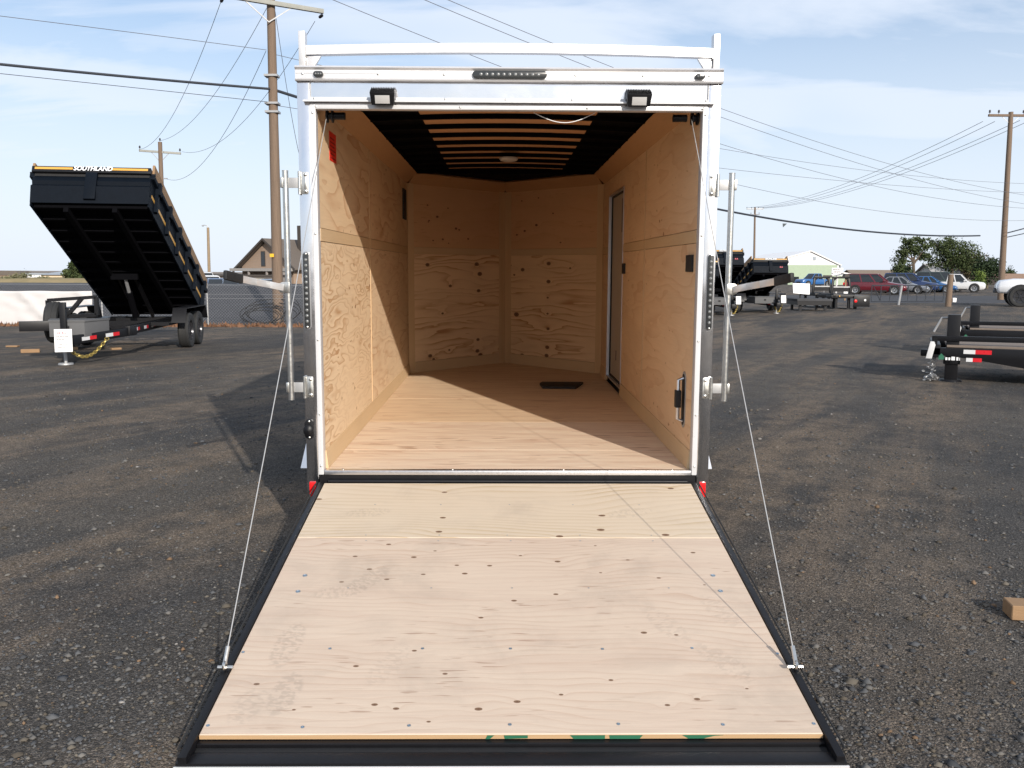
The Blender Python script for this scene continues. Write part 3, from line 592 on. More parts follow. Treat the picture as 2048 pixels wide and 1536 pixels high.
MB().tube(pts, 0.0022, 6).build('loose_wire', M['lettering'], TR)
# ladder rack
for sx in (-1, 1):
    MB().box(sx*1.088-.0165, sx*1.088+.0165, -0.03, 0.03, 2.168, 2.345).build('rack_upright', M['rack'], TR, bevel=0.002)
    m = MB(); m.prism([(0, 0), (0.075, 0), (0.035, -.062), (0, -.062)], lambda u, v: (sx*(1.069-u), -.012, 2.222+v), lambda u, v: (sx*(1.069-u), .012, 2.222+v)); m.build('rack_gusset', M['rack'], TR, bevel=0.001)
    MB().tube([(sx*1.069, -.028+.004*k, 2.222) for k in range(15)], 0.004, 6).build('weld_bead', M['galv'], TR)
n = 18; xs = [-1.070 + 2.14*k/n for k in range(n+1)]
pr = [(x, 2.226 + .018*(1-(x/1.07)**2)) for x in xs] + [(x, 2.273 + .018*(1-(x/1.07)**2)) for x in reversed(xs)]
MB().prism(pr, lambda u, v: (u, -.025, v), lambda u, v: (u, .025, v)).build('rack_crossbar', M['rack'], TR)
# fenders, wheels, tongue
M['tread'] = NG('diamond_plate').m
g = NG('diamond_plate_alu'); bk = g.n('ShaderNodeTexVoronoi'); bk.inputs['Scale'].default_value = 34; g.l(g.tc.outputs['Object'], bk.inputs['Vector'])
g.out((0.88, 0.88, 0.90, 1), 0.30, 0.55); g.bump(bk.outputs['Distance'], 0.6, 0.006); M['tread'] = g.m
def tyre_rim(parent, r, w, axis='X', rim_mat='rim', rr=0.56, name='wheel', loc=(0, 0, 0)):
    wh = part(name, parent, loc)
    Q = Matrix.Rotation(R(90), 4, 'Y') if axis == 'X' else Matrix.Rotation(R(90), 4, 'X')
    h = w/2
    MB().lathe([(r*rr, -h*.8), (r*.80, -h), (r*.94, -h*.92), (r, -h*.62), (r*.985, -h*.30), (r*.985, -h*.22), (r, -h*.20), (r, h*.20), (r*.985, h*.22), (r*.985, h*.30), (r, h*.62), (r*.94, h*.92), (r*.80, h), (r*rr, h*.8)], 28, Q).build('tyre', M['rubber'], wh)
    m = MB(); m.lathe([(r*rr, -h*.85), (r*rr*.96, -h*.5), (r*.2, -h*.35), (r*.2, h*.35), (r*rr*.96, h*.5), (r*rr, h*.85)], 22, Q)
    for s_ in (-1, 1): m.lathe([(0.001, s_*h*.66), (r*.17, s_*h*.62), (r*.2, s_*h*.35)], 14, Q)
    for k in range(6):
        t = 2*math.pi*k/6; c_, s2 = math.cos(t), math.sin(t)
        for sd_ in (-1, 1):
            a = Q @ Vector((r*.18*c_, r*.18*s2, sd_*h*.55)); b = Q @ Vector((r*rr*.95*c_, r*rr*.95*s2, sd_*h*.6)); m.bar(a, b, r*.12, h*.16, Q @ Vector((0, 0, 1)))
    m.build('rim', M[rim_mat], wh); return wh
for sx in (-1, 1):
    m = MB(); fpz = [(1.08, -.24), (1.86, .31), (3.14, .31), (3.92, -.24), (3.89, -.255), (3.13, .298), (1.87, .298), (1.11, -.255)]
    m.prism(fpz, lambda u, v: (sx*1.121, u, v), lambda u, v: (sx*1.41, u, v)); m.build('fender', M['tread'], TR, bevel=0.002)
    for y in (2.06, 2.94): tyre_rim(TR, 0.345, 0.20, loc=(sx*1.29, y, -0.105))
    MB().bar((sx*.95, LN, -.09), (0, 6.9, -.09), .06, .10).build('tongue_beam', M['black'], TR)
MB().cyl((0, 6.3, -.42), (0, 6.3, .35), .035, 12).build('tongue_jack', M['black'], TR)
# ramp door, let down to the ground
RD = part('ramp_door', TR, (0, -.05, -.06), (a_r, 0, 0))
K1 = [(-0.345, 0.136), (-0.333, 0.461), (-0.342, 0.622), (0.451, 0.599), (0.475, 0.433), (0.891, 0.08), (0.761, 0.655), (0.244, 0.671), (-1.004, 0.231)]
K2 = [(-0.57, 0.757), (-0.709, 0.879), (-0.346, 0.824), (-0.382, 1.049), (-0.238, 0.965), (-0.199, 1.042), (-0.09, 0.969), (0.051, 0.871), (0.219, 0.929), (0.407, 0.77), (0.541, 0.913), (0.856, 0.84), (0.404, 1.034), (0.655, 1.081), (0.843, 1.142), (0.194, 1.222), (0.016, 1.275), (-0.119, 1.408), (0.522, 1.519), (0.646, 1.535), (-0.537, 1.094), (-0.73, 1.117), (-0.569, 1.741), (-0.365, 1.642), (-0.626, 1.002), (-0.439, 0.887), (-0.24, 1.789), (-0.903, 1.849), (-0.739, 1.993), (-0.47, 1.966), (-0.394, 1.988), (-0.114, 1.991), (0.018, 1.951), (0.172, 1.912), (0.356, 1.828), (0.642, 1.938), (0.831, 1.879), (0.533, 1.971), (-0.278, 2.057)]
kk1 = [(u, -v, .011 + .005*rng.random()) for u, v in K1]; kk2 = [(u, -v, .0045 + .0055*rng.random()) for u, v in K2]
PR = [(-0.62, -1.10, 1.0, .30, .42), (-0.85, -1.60, 1.5, .32, .5), (-0.79, -1.90, 1.5, .26, .5), (-0.90, -1.97, 1.4, .22, .35), (-0.72, -1.20, .3, .24, .35), (0.62, -1.46, 2.0, .30, .3), (0.79, -1.72, 2.1, .30, .35), (-0.45, -1.73, 1.2, .3, .25), (0.86, -1.36, 1.9, .28, .25)]
M['ply_ramp_a'] = plywood('plywood_ramp_upper', 0, 1, (0.655, 0.565, 0.445), (0.43, 0.31, 0.17), 71.0, rings=22, amp=4.2, su=0.7, sv=1.8, power=3, lines=1.0, dashes=0.1, knots=kk1, prints=[(0.62, -.40, .3, .26, .3), (-.72, -.40, .2, .24, .3)], blotch=(0.66, 0.55, 0.42), bl=.5, stain=.30)
M['ply_ramp_b'] = plywood('plywood_ramp_lower', 0, 1, (0.64, 0.54, 0.44), (0.40, 0.25, 0.17), 77.0, rings=26, amp=6.0, su=0.75, sv=2.0, power=4, lines=0.5, detail=3.2, dashes=0.5, stain=.34, knots=kk2, prints=PR, blotch=(0.60, 0.46, 0.36), bl=.6, fibre=0.12, bs=(1.1, 9.0))
MB().box(-1.017, 1.017, -0.685, -0.012, -.018, 0.0).build('ramp_sheet', M['ply_ramp_a'], RD, bevel=0.002, seg=1, smooth=0)
MB().box(-1.018, 1.018, -2.120, -0.687, -.0185, -0.0005).build('ramp_sheet', M['ply_ramp_b'], RD, bevel=0.003, seg=1, smooth=0)
M['plyedge'] = plain('plywood_edge', (0.46, 0.30, 0.16), 0.7, 0, 0.2, 8, stretch=(.4, 1, 30))
MB().box(-1.017, 1.017, -2.1225, -2.1205, -.017, -.003).build('ply_edge', M['plyedge'], RD, smooth=0)
M['greenpaint'] = plain('green_edge_paint', (0.02, 0.13, 0.07), 0.6, 0, 0.15)
def gmark(pl): MB().prism(pl, lambda u, v: (u, -2.1240, v), lambda u, v: (u, -2.1222, v)).build('edge_paint_mark', M['greenpaint'], RD, smooth=0)
for pl in ([(-.088, -.017), (-.074, -.017), (-.060, -.0035), (-.082, -.0035)], [(-.025, -.016), (.05, -.014), (.05, -.0035), (-.028, -.0035)], [(.200, -.017), (.302, -.017), (.302, -.0035), (.188, -.0035)],
           [(.318, -.017), (.415, -.017), (.425, -.0035), (.316, -.0035)], [(.575, -.016), (.625, -.016), (.66, -.006), (.69, -.0035), (.555, -.0035)]): gmark(pl)
for sx in (-1, 1):
    a, b = sorted((sx*1.020, sx*1.048)); MB().box(a, b, -2.235, 0.0, -.040, 0.004).build('ramp_side_rail', M['black'], RD, bevel=0.004)
    MB().tube([(sx*1.058, -.02, .006), (sx*1.058, -2.20, .006)], 0.004, 6).build('weather_strip', M['rubber'], RD)
MB().box(-1.0195, 1.0195, -2.145, -2.121, -.040, -.0195).build('ramp_end_tube', M['black'], RD, bevel=0.003)
MB().box(-1.0195, 1.0195, -2.185, -2.146, -.042, -.030).build('ramp_channel', M['blackmat'], RD, bevel=0.002)
MB().box(-1.056, 1.056, -2.236, -2.186, -.0405, -.018).build('ramp_end_bar', M['black'], RD, bevel=0.003)
MB().box(-1.062, 1.062, -2.244, -2.2365, -.041, -.027).build('ramp_edge_trim', M['whitetrim'], RD, bevel=0.003)  # aluminium edge coloured diffuse white to stand for its sun glint
m = MB()
for y in (-.30, -1.0, -1.6): m.box(-1.0, 1.0, y-.03, y+.03, -.060, -.020)
m.build('ramp_crossmember', M['black'], RD)
M['screw'] = plain('blue_zinc_screw', (0.26, 0.33, 0.40), 0.35, 0.7, 0.2, 30)
SC = [(-0.9, 1.061), (-0.9, 1.2), (0.899, 1.06), (0.9, 1.196), (-1.003, 2.075), (-0.69, 2.084), (-0.341, 2.077), (-0.008, 2.073), (0.352, 2.071), (0.699, 2.075), (1.003, 2.071), (-1.006, 1.651), (-0.685, 1.628), (-0.335, 1.628), (-0.002, 1.629), (0.347, 1.632), (0.689, 1.626), (1.004, 1.663)]
scm = MB().lathe([(0.0085, 0), (0.0082, .0012), (0.004, .0016), (0.0035, .0006), (0.0003, .0006)], 12).mesh('screw', M['screw'])
sco = MB().lathe([(0.0045, 0), (0.0043, .0008), (0.0003, .001)], 8).mesh('screw', M['galv'])
for i, (u, v) in enumerate(SC):
    o = link('screw', scm, RD, (u, -v, 0.0)); k = 1.25 if i < 4 else 0.75; o.scale = (k, k, k)
for v in (.30, .66, .72, 1.17):
    for u in (-.69, -.345, 0.0, .345, .69): link('screw', sco, RD, (u+rng.uniform(-.01, .01), -v, 0.0))
# mat on the trailer floor
mp_ = MB(); mp_.prism([(0.33, 3.62), (0.36, 3.72), (0.76, 3.70), (0.735, 3.60), (0.66, 3.33), (0.345, 3.35)], lambda x, y: (x, y, 0.001), lambda x, y: (x, y, 0.022))
o = mp_.build('floor_mat', M['blackmat'], None, bevel=0.004); o.location = (0, 0, .45); o.rotation_euler = (TILT, 0, 0)
tag(o, 'small black rubber mat lying on the plywood floor near the side door', 'mat')

# ------------------------------------------------------------------ tilted dump trailers (local: front = -y, ground z = 0, axle at y = 0)
def text_part(body, size, name, mat, parent, Mx, ext=0.004):
    cu_ = bpy.data.curves.new(name, 'FONT'); cu_.body = body; cu_.size = size; cu_.align_x = 'CENTER'; cu_.align_y = 'CENTER'; cu_.extrude = ext; cu_.offset = size*0.03; cu_.shear = 0.2
    t_ = bpy.data.objects.new(name, cu_); COL.objects.link(t_); dg = bpy.context.evaluated_depsgraph_get()
    me = bpy.data.meshes.new_from_object(t_.evaluated_get(dg)); bpy.data.objects.remove(t_); me.materials.clear(); me.materials.append(mat); me.transform(Mx)
    return link(name, me, parent)
def scribble(mb, x0, x1, z, h, y, seed):
    """short strokes of print too small to read"""
    r_ = random.Random(seed); x = x0
    while x < x1:
        w_ = h*r_.uniform(.35, .9); mb.box(x, min(x+w_, x1), y-.001, y, z, z+h*r_.uniform(.7, 1)); x += w_ + h*r_.uniform(.15, .4)
def torus_link(mb, M_, r, t, k=1.6):
    pts = []
    for i in range(11):
        a = 2*math.pi*i/10; pts.append(M_ @ Vector((r*math.cos(a)*k, r*math.sin(a), 0)))
    mb.tube(pts, t, 5, False)
def price_tag(parent, loc, w, h, rz=0.0, seed=1):
    pt = part('price_tag', parent, loc, (R(-6), 0, rz))
    MB().box(-w/2, w/2, 0, .004, -h, 0).build('tag_sheet', M['paper'], pt, smooth=0)
    m = MB(); scribble(m, -w*.36, w*.22, -h*.20, h*.07, -.0005, seed); tag(m.build('tag_print', M['inkred'], pt, smooth=0), None, kind='stuff')
    m = MB()
    for k, (a, b) in enumerate(((-.38, .30), (-.36, .08), (-.33, .20), (-.33, .28))): scribble(m, w*a, w*b, -h*(.34+.13*k+(.08 if k > 1 else 0)), h*.05, -.0005, seed+k)
    tag(m.build('tag_print', M['ink'], pt, smooth=0), None, kind='stuff'); return pt
def dump_trailer(label, cat, group, Wb, Lb, Hs, th, y_front, zf, pivot, tw, boards, spare, wr=0.36, letter=True, emblem=False, tbx=0.0, tbw=1.0, bx=0.0):
    D_ = thing('dump_trailer', label, cat, group=group)
    hw = Wb/2
    yp, zp = pivot
    bed = part('dump_bed', D_, (bx, yp, zp), (-th, 0, 0))          # bed-local: y from -Lb (front) to 0 (rear)
    MB().box(-hw, hw, -Lb, 0, -.006, 0).build('bed_floor', M['under'], bed)
    cm = MB().box(-hw+.02, hw-.02, -.03, .03, -.075, -.006).mesh('cross_member', M['under'])
    k = 0
    while -Lb+.10+k*.42 < -.05: link('cross_member', cm, bed, (0, -Lb+.10+k*.42, 0)); k += 1
    for s_ in (-1, 1): MB().box(s_*hw*.42-.04, s_*hw*.42+.04, -Lb+.04, -.1, -.17, -.0755).build('bed_rail', M['under'], bed)
    for s_ in (-1, 1):
        MB().box(min(s_*hw, s_*(hw+.025)), max(s_*hw, s_*(hw+.025)), -Lb, 0, -.08, Hs).build('side_wall', M['bedblack'], bed)
        MB().box(s_*(hw+.035)-.045, s_*(hw+.035)+.045, -Lb-.02, 0.02, Hs-.06, Hs+.03).build('top_rail', M['bedblack'], bed, bevel=.006)
        pk = MB().box(-.045, .045, -.05, .05, -.12, .12).mesh('stake_pocket', M['bedblack'])
        for j in range(6): link('stake_pocket', pk, bed, (s_*(hw+.072), -Lb+.35+j*(Lb-.7)/5, Hs-.06))
        rbm = MB().box(-.03, .03, -.045, .045, 0, Hs-.10).mesh('side_rib', M['bedblack'])
        for j in range(6): link('side_rib', rbm, bed, (s_*(hw+.05), -Lb+.35+j*(Lb-.7)/5, 0))
        stp = MB().box(min(s_*(hw+.026), s_*(hw+.028)), max(s_*(hw+.026), s_*(hw+.028)), -Lb+.1, -.2, Hs*.30, Hs*.42).build('side_stripe', M['gold'], bed, smooth=0)
        if boards:
            MB().box(s_*(hw+.045)-.02, s_*(hw+.045)+.02, -Lb+.02, -.02, Hs+.031, Hs+.25).build('side_board', M['lumber'], bed, smooth=0)
    # front wall: folded sheet with tarp shroud on top
    Hf = Hs*1.24
    pf = [(-Lb, -.03), (-Lb-.02, -.03), (-Lb-.075, Hf*.42), (-Lb-.02, Hf*.50), (-Lb-.05, Hf*.60), (-Lb-.01, Hf*.76), (-Lb+.03, Hf*.76), (-Lb+.03, 0)]
    MB().prism(pf, lambda u, v: (-hw-.02, u, v), lambda u, v: (hw+.02, u, v)).build('front_wall', M['bedblack'], bed)
    MB().box(-hw*.10, hw*.10, -Lb-.09, -Lb-.02, 0.02, Hf*.84).build('front_rib', M['bedblack'], bed, bevel=.006)
    MB().box(-hw-.03, hw+.03, -Lb-.09, -Lb+.12, Hf*.83, Hf).build('tarp_shroud', M['black'], bed, bevel=.006)
    MB().cyl((-hw-.09, -Lb+.02, Hf*.88), (hw+.09, -Lb+.02, Hf*.88), .022, 10).build('tarp_roller', M['black'], bed)
    MB().box(-hw-.01, hw+.01, -Lb-.02, -Lb+.03, Hf*.76, Hf*.83).build('front_wall_top', M['blackmat'], bed)
    lh = Hf*.072; zl = Hf*.935
    for s_ in (-1, 1): MB().box(min(s_*hw*.33, s_*hw*.98), max(s_*hw*.33, s_*hw*.98), -Lb-.0925, -Lb-.0905, zl-lh*.45, zl+lh*.45).build('gold_stripe', M['gold'], bed, smooth=0)
    if letter:
        text_part('SOUTHLAND', hw*.118, 'lettering', M['lettering'], bed, Matrix.Translation((hw*.02, -Lb-.093, zl)) @ Matrix.Rotation(R(90), 4, 'X') @ Matrix.Diagonal((0.95, 1.0, 1, 1)))
    if emblem:
        m = MB(); m.prism([(0, 0), (.07, 0), (.035, .07)], lambda u, v: (hw*.50+u, -Lb-.075, Hf*.30+v), lambda u, v: (hw*.50+u, -Lb-.082, Hf*.30+v)); m.prism([(.07, 0), (.14, 0), (.105, .07)], lambda u, v: (hw*.50+u, -Lb-.075, Hf*.30+v), lambda u, v: (hw*.50+u, -Lb-.082, Hf*.30+v)); m.build('emblem', M['inkred'], bed, smooth=0)
    # hoist
    fl = -Lb*.46
    pb = Vector((0, yp + fl*math.cos(th), zp - fl*math.sin(th) - .17))
    m = MB(); m.cyl((0, yp-Lb*.28, zf+.1), Vector((0, yp-Lb*.28, zf+.1)).lerp(pb, .62), .065, 12); m.build('hoist_cylinder', M['under'], D_)
    MB().cyl(Vector((0, yp-Lb*.28, zf+.1)).lerp(pb, .60), pb, .035, 10).build('hoist_rod', M['galv'], D_)
    for s_ in (-1, 1): MB().bar((s_*.16, yp-Lb*.12, zf+.08), pb + Vector((s_*.16, .1, .02)), .05, .10).build('hoist_arm', M['black'], D_)
    m = MB(); m.box(-.26, .26, pb.y-.06, pb.y+.06, pb.z-.06, pb.z+.06); m.build('hoist_beam', M['under'], D_)
    # chassis
    for s_ in (-1, 1):
        MB().box(s_*hw*.62-.05, s_*hw*.62+.05, y_front, yp+.12, zf-.10, zf+.06).build('frame_rail', M['black'], D_, bevel=.004)
        MB().bar((s_*hw*.70, y_front+.25, zf-.04), (s_*.08, y_front-tw, zf-.10), .07, .15).build('tongue_arm', M['black'], D_, bevel=.004)
    for y in (y_front+.1, -.6, .6, yp): MB().box(-hw*.62+.051, hw*.62-.051, y-.04, y+.04, zf-.08, zf+.04).build('frame_crossbar', M['black'], D_)
    for s_ in (-1, 1):
        MB().box(s_*(hw+.02)-.0, s_*(hw+.02)+.27*s_, -.92, .95, zf+.30, zf+.315).build('fender', M['black'], D_) if s_ > 0 else MB().box(-(hw+.29), -(hw+.02), -.92, .95, zf+.30, zf+.315).build('fender', M['black'], D_)
        for y0, y1 in ((-.92, -1.10), (.95, 1.13)):
            m = MB(); a, b = sorted((s_*(hw+.02), s_*(hw+.29))); m.prism([(y0, zf+.315), (y0, zf+.30), (y1, zf+.02), (y1, zf+.04)], lambda u, v: (a, u, v), lambda u, v: (b, u, v)); m.build('fender_flare', M['black'], D_)
        MB().box(min(s_*hw*.62, s_*(hw+.02)), max(s_*hw*.62, s_*(hw+.02)), -1.3, 1.2, zf-.02, zf+.05).build('fender_support', M['black'], D_)
        for y in (-.43, .43): tyre_rim(D_, wr, .225, loc=(s_*(hw+.16), y, wr))
        tp = (('tape_white', 0, .16), ('tape_red', .16, .30))
        for j, (yy, zz) in enumerate(((y_front+.35, zf-.02), (y_front+.95, zf-.02), (y_front+1.5, zf-.02))):
            for mt_, a0, b0 in tp:
                xx = s_*(hw*.62+.0505); MB().box(min(xx, xx+s_*.002), max(xx, xx+s_*.002), yy+a0, yy+b0, zz-.03, zz+.03).build('reflector_tape', M[mt_], D_, smooth=0)
        # tapes on the tongue arms
        A0 = Vector((s_*hw*.70, y_front+.25, zf-.04)); A1 = Vector((s_*.08, y_front-tw, zf-.10)); dv = (A1-A0).normalized(); nv = Vector((0, 0, 1)).cross(dv)*(1 if s_ < 0 else -1); nv = nv if nv.x*s_ > 0 else -nv
        for f0 in (.30, .66):
            for mt_, q0, q1 in (('tape_red', 0, .17), ('tape_white', .17, .36)):
                c0 = A0.lerp(A1, f0) + nv*.0365; MB().bar(c0+dv*q0, c0+dv*q1, .003, .062).build('reflector_tape', M[mt_], D_, smooth=0)
    MB().box(-.10, .10, y_front-tw-.20, y_front-tw+.15, zf-.18, zf-.02).build('coupler', M['black'], D_, bevel=.01)
    yj = y_front-tw*.86
    jk = part('jack', D_, (tbx*1.5 if bx else 0, yj, 0))
    MB().box(-.045, .045, -.045, .045, .36, zf+.52).build('jack_tube', M['black'], jk, bevel=.004)
    MB().cyl((0, 0, .03), (0, 0, .40), .028, 10).build('jack_leg', M['galv'], jk)
    MB().lathe([(.001, .03), (.11, .03), (.12, .012), (.12, 0.0), (.001, 0)], 14).build('jack_foot', M['galv'], jk)
    MB().tube([(.045, 0, zf+.42), (.16, 0, zf+.42), (.16, 0, zf+.36)], .010, 6).build('jack_crank', M['black'], jk)
    # toolbox between the tongue arms
    tb = part('toolbox', D_, (tbx, y_front-tw*.82, zf-.06)); w0, w1, L0 = .29*hw*tbw, .50*hw*(tbw*.5+.5), tw*.50; hT = .25
    m = MB(); m.hexa([(-w0, 0, 0), (w0, 0, 0), (w1, L0, 0), (-w1, L0, 0), (-w0, 0, hT), (w0, 0, hT), (w1, L0, hT), (-w1, L0, hT)]); m.build('box_body', M['toolbox'], tb, bevel=.004)
    e_ = .012; m = MB(); m.hexa([(-w0-e_, -e_, hT), (w0+e_, -e_, hT), (w1+e_, L0+e_, hT), (-w1-e_, L0+e_, hT), (-w0-e_, -e_, hT+.03), (w0+e_, -e_, hT+.03), (w1+e_, L0+e_, hT+.03), (-w1-e_, L0+e_, hT+.03)]); m.build('box_lid', M['toolbox'], tb, bevel=.004)
    MB().box(-.04, .04, -.022, -.001, hT*.5, hT*.75).build('box_latch', M['black'], tb, bevel=.003)
    if spare:
        sp = part('spare_wheel', D_, (-hw*.62, y_front-tw*.02, zf+.13), (0, 0, R(3)))
        w_ = tyre_rim(D_, wr*1.02, .23); 
        for c_ in kids(w_): c_.parent = sp
        bpy.data.objects.remove(w_)
        MB().bar((-.12, y_front-tw*.35, zf+.10), (-hw*.98, y_front-tw*.55, zf+.10), .12, .17).build('spare_mount', M['black'], D_, bevel=.004)
        m = MB()
        for a, b in (((-hw*.75, 0, .22), (hw*.10, 0, .26)), ((-hw*.75, 0, .52), (hw*.10, 0, .58)), ((-hw*.75, 0, .22), (-hw*.75, 0, .52)), ((hw*.10, 0, .26), (hw*.10, 0, .58)), ((-hw*.45, 0, .22), (-hw*.15, 0, .56))):
            m.bar(Vector(a)+Vector((0, y_front+.02, zf)), Vector(b)+Vector((0, y_front+.02, zf)), .06, .09, (0, 1, 0))
        m.build('pump_bracket', M['black'], D_)
    # safety chains
    ch = MB(); A = Vector((-.10, yj-.10, zf-.16)); B = Vector((hw*.48, yj+tw*.30, zf-.12)); n_ = 22
    for i in range(n_):
        t_ = i/(n_-1); p_ = A.lerp(B, t_) + Vector((0, 0, -.26*math.sin(math.pi*t_))); t2 = min(1, t_+.02); p2 = A.lerp(B, t2) + Vector((0, 0, -.26*math.sin(math.pi*t2))); dd = (p2-p_) if t_ < 1 else (B-A)
        q_ = dd.to_track_quat('X', 'Z').to_matrix().to_4x4(); torus_link(ch, Matrix.Translation(p_) @ q_ @ Matrix.Rotation(R(90 if i % 2 else 0), 4, 'X'), .024, .008)
    tag(ch.build('safety_chain', M['chain'], D_), None, kind='stuff')
    return D_
bigd = dump_trailer('big black dump trailer with its bed tipped up and price tag on the tongue', 'dump trailer', None, 1.93, 4.78, 0.53, R(26), -2.75, 0.52, (1.40, .66), 1.30, True, True, bx=.13, tbx=-.06)
bigd.location = (-7.74, 13.85, 0); bigd.rotation_euler = (0, 0, R(7.2))
price_tag(bigd, (0.04, -4.30, 0.62), .26, .37, R(14), 5)
sm = dump_trailer('small black dump trailer with tipped bed nearest the white leaning sheet', 'dump trailer', 'small dump trailers in a row', 1.42, 3.05, 0.46, R(20), -1.70, 0.46, (1.05, .62), 1.05, True, False, .30, True, True, -.46, 2.0)
sm.location = (10.95, 33.55, 0); sm.rotation_euler = (0, 0, R(3))
price_tag(sm, (0.14, -2.98, 0.74), .20, .30, 0.1, 9)
s2 = copy_tree(sm); s2.location = (8.62, 31.60, 0.0); s2['label'] = 'small black dump trailer tipped up higher, between the two other small ones'
for c in kids(s2):
    if c.name.startswith('dump_bed'): c.rotation_euler = (R(-26), 0, 0)
s3 = copy_tree(sm); s3.location = (7.45, 31.0, 0.0); s3['label'] = 'small black dump trailer mostly hidden behind the silver lock bar of the cargo trailer'
for c in kids(s3):
    if c.name.startswith('dump_bed'): c.rotation_euler = (R(-17), 0, 0)

# ------------------------------------------------------------------ equipment trailers at the side of the lot (local: front = -x, rear = +x)
def equipment_trailer(label, group):
    E_ = thing('equipment_trailer', label, 'trailer', group=group)
    for s_ in (-1, 1):
        m = MB(); m.prism([(0.02, .50), (5.6, .54), (5.6, .24), (1.5, .20), (.45, .36), (0.02, .40)], lambda u, v: (u, s_*.78-.04, v), lambda u, v: (u, s_*.78+.04, v)); m.build('frame_beam', M['black'], E_, bevel=.006)
        for j, (x0, z0, w_, h_) in enumerate(((.42, .46, .36, .06), (.46, .345, .20, .055))):
            if s_ > 0: continue
            MB().box(x0, x0+w_*.42, -.8235, -.8205, z0-h_/2-.005, z0+h_/2-.005).build('reflector_tape', M['tape_white'], E_, smooth=0)
            MB().box(x0+w_*.42, x0+w_, -.8235, -.8205, z0-h_/2-.005, z0+h_/2-.005).build('reflector_tape', M['tape_red'], E_, smooth=0)
    for k in range(6):
        y0 = -.735 + .245*k; MB().box(.20, 5.55, y0+.004, y0+.241, .505, .54).build('deck_plank', M['deckwood'], E_, bevel=.004, seg=1)
    MB().box(.0, .12, -.82, .82, .36, .545).build('front_beam', M['black'], E_, bevel=.006)
    MB().bar((.04, -.70, .53), (.04, -.70, .63), .07, .07).build('rail_post', M['black'], E_)
    MB().bar((0, -.70, .63), (5.0, -.70, .66), .06, .075).build('side_rail', M['black'], E_, bevel=.004)
    for s_ in (-1, 1):
        for x in (3.2, 4.0): tyre_rim(E_, .36, .2, axis='Y', loc=(x, s_*1.0, .36))
        MB().box(2.75, 4.45, s_*1.0-.12, s_*1.0+.12, .75, .77).build('fender', M['black'], E_)
    jk = part('jack', E_, (.28, -.62, 0))
    MB().box(-.085, .085, -.085, .085, .02, .98).build('jack_tube', M['black'], jk, bevel=.006)
    MB().box(-.11, .11, -.11, .11, .26, .34).build('jack_collar', M['black'], jk, bevel=.004)
    MB().lathe([(.001, .03), (.14, .03), (.16, .0), (.001, 0)], 14).build('jack_foot', M['black'], jk)
    MB().tube([(-.085, 0, .93), (-.16, 0, .93), (-.26, -.02, .72)], .016, 8).build('jack_crank', M['galv'], jk)
    m = MB(); m.prism([(-.05, .0), (.03, .0), (.07, .20), (.05, .25), (.0, .25)], lambda u, v: (u-.02, -.835, .34+v), lambda u, v: (u-.02, -.825, .34+v)); m.build('tie_down_plate', M['tape_white'], E_, bevel=.002)
    m = MB(); m.box(-.14, .0, -.70, -.60, .36, .46); m.build('coupler', M['black'], E_, bevel=.01)
    m = MB(); m.prism([(0, 0), (.07, 0), (.07, .05), (.035, .09), (0, .05)], lambda u, v: (.10+u, -.8235, .33+v), lambda u, v: (.10+u, -.8205, .33+v)); m.build('emblem', M['greenpaint'], E_, smooth=0)
    m = MB(); scribble(m, .19, .38, .325, .055, -.821, 4); tag(m.build('lettering', M['lettering'], E_, smooth=0), None, kind='stuff')
    ch = MB(); r_ = random.Random(2)
    for i in range(70):
        z_ = r_.uniform(.015, .09) if i > 26 else .05+.012*i
        c_ = Vector((.02+r_.gauss(0, .055 if i > 26 else .03), -.74+r_.gauss(0, .05 if i > 26 else .02), z_))
        torus_link(ch, Matrix.Translation(c_) @ Matrix.Rotation(r_.uniform(0, 6), 4, 'Z') @ Matrix.Rotation(r_.uniform(-1, 1), 4, 'X'), .017, .006)
    tag(ch.build('safety_chain', M['chaingrey'], E_), None, kind='stuff')
    return E_
eq = equipment_trailer('black equipment trailer with plank deck and silver chain heaped under its front corner', 'equipment trailers at the lot edge')
eq.location = (6.60, 8.72, 0); eq.rotation_euler = (0, 0, R(-25))
e2 = copy_tree(eq); e2.location = (9.2, 13.0, 0)
for c in kids(e2):
    if c.name.startswith('reflector_tape'): bpy.data.objects.remove(c)
e2['label'] = 'black equipment trailer parked behind the plank deck trailer with the chain heap'

# ------------------------------------------------------------------ fence, road bank, tarp, weeds on the far side of the lot
g = NG('asphalt_road'); nz = g.noise(g.tc.outputs['Object'], 2.0, 5, 0.6); g2 = g.noise(g.tc.outputs['Object'], 70, 3, 0.7)
g.out(g.mix(1.0, (0.062, 0.062, 0.066, 1), g.grey(g.math('MULTIPLY', g.math('MULTIPLY_ADD', nz, .5, .75), g.math('MULTIPLY_ADD', g2, .6, .7))), 'MULTIPLY'), 0.85, 0, .2); M['asphalt'] = g.m
g = NG('dry_grass'); nz = g.noise(g.tc.outputs['Object'], 1.2, 6, 0.7); M['drygrass'] = g.out(g.mix(g.step(nz, .3, .7), (0.33, 0.255, 0.14, 1), (0.22, 0.185, 0.095, 1)), 0.9, 0, .1)
FY = 21.0
m = MB(); m.prism([(22.6, -.02), (28.5, 1.03), (35.5, 1.06), (40, -.02)], lambda u, v: (-70, u, v), lambda u, v: (3.0, u, v))
tag(m.build('road_bank', M['asphalt'], smooth=0), 'asphalt road bank rising behind the wire fence', kind='structure')
gv = MB(); r_ = random.Random(5); nx_, ny_ = 60, 8
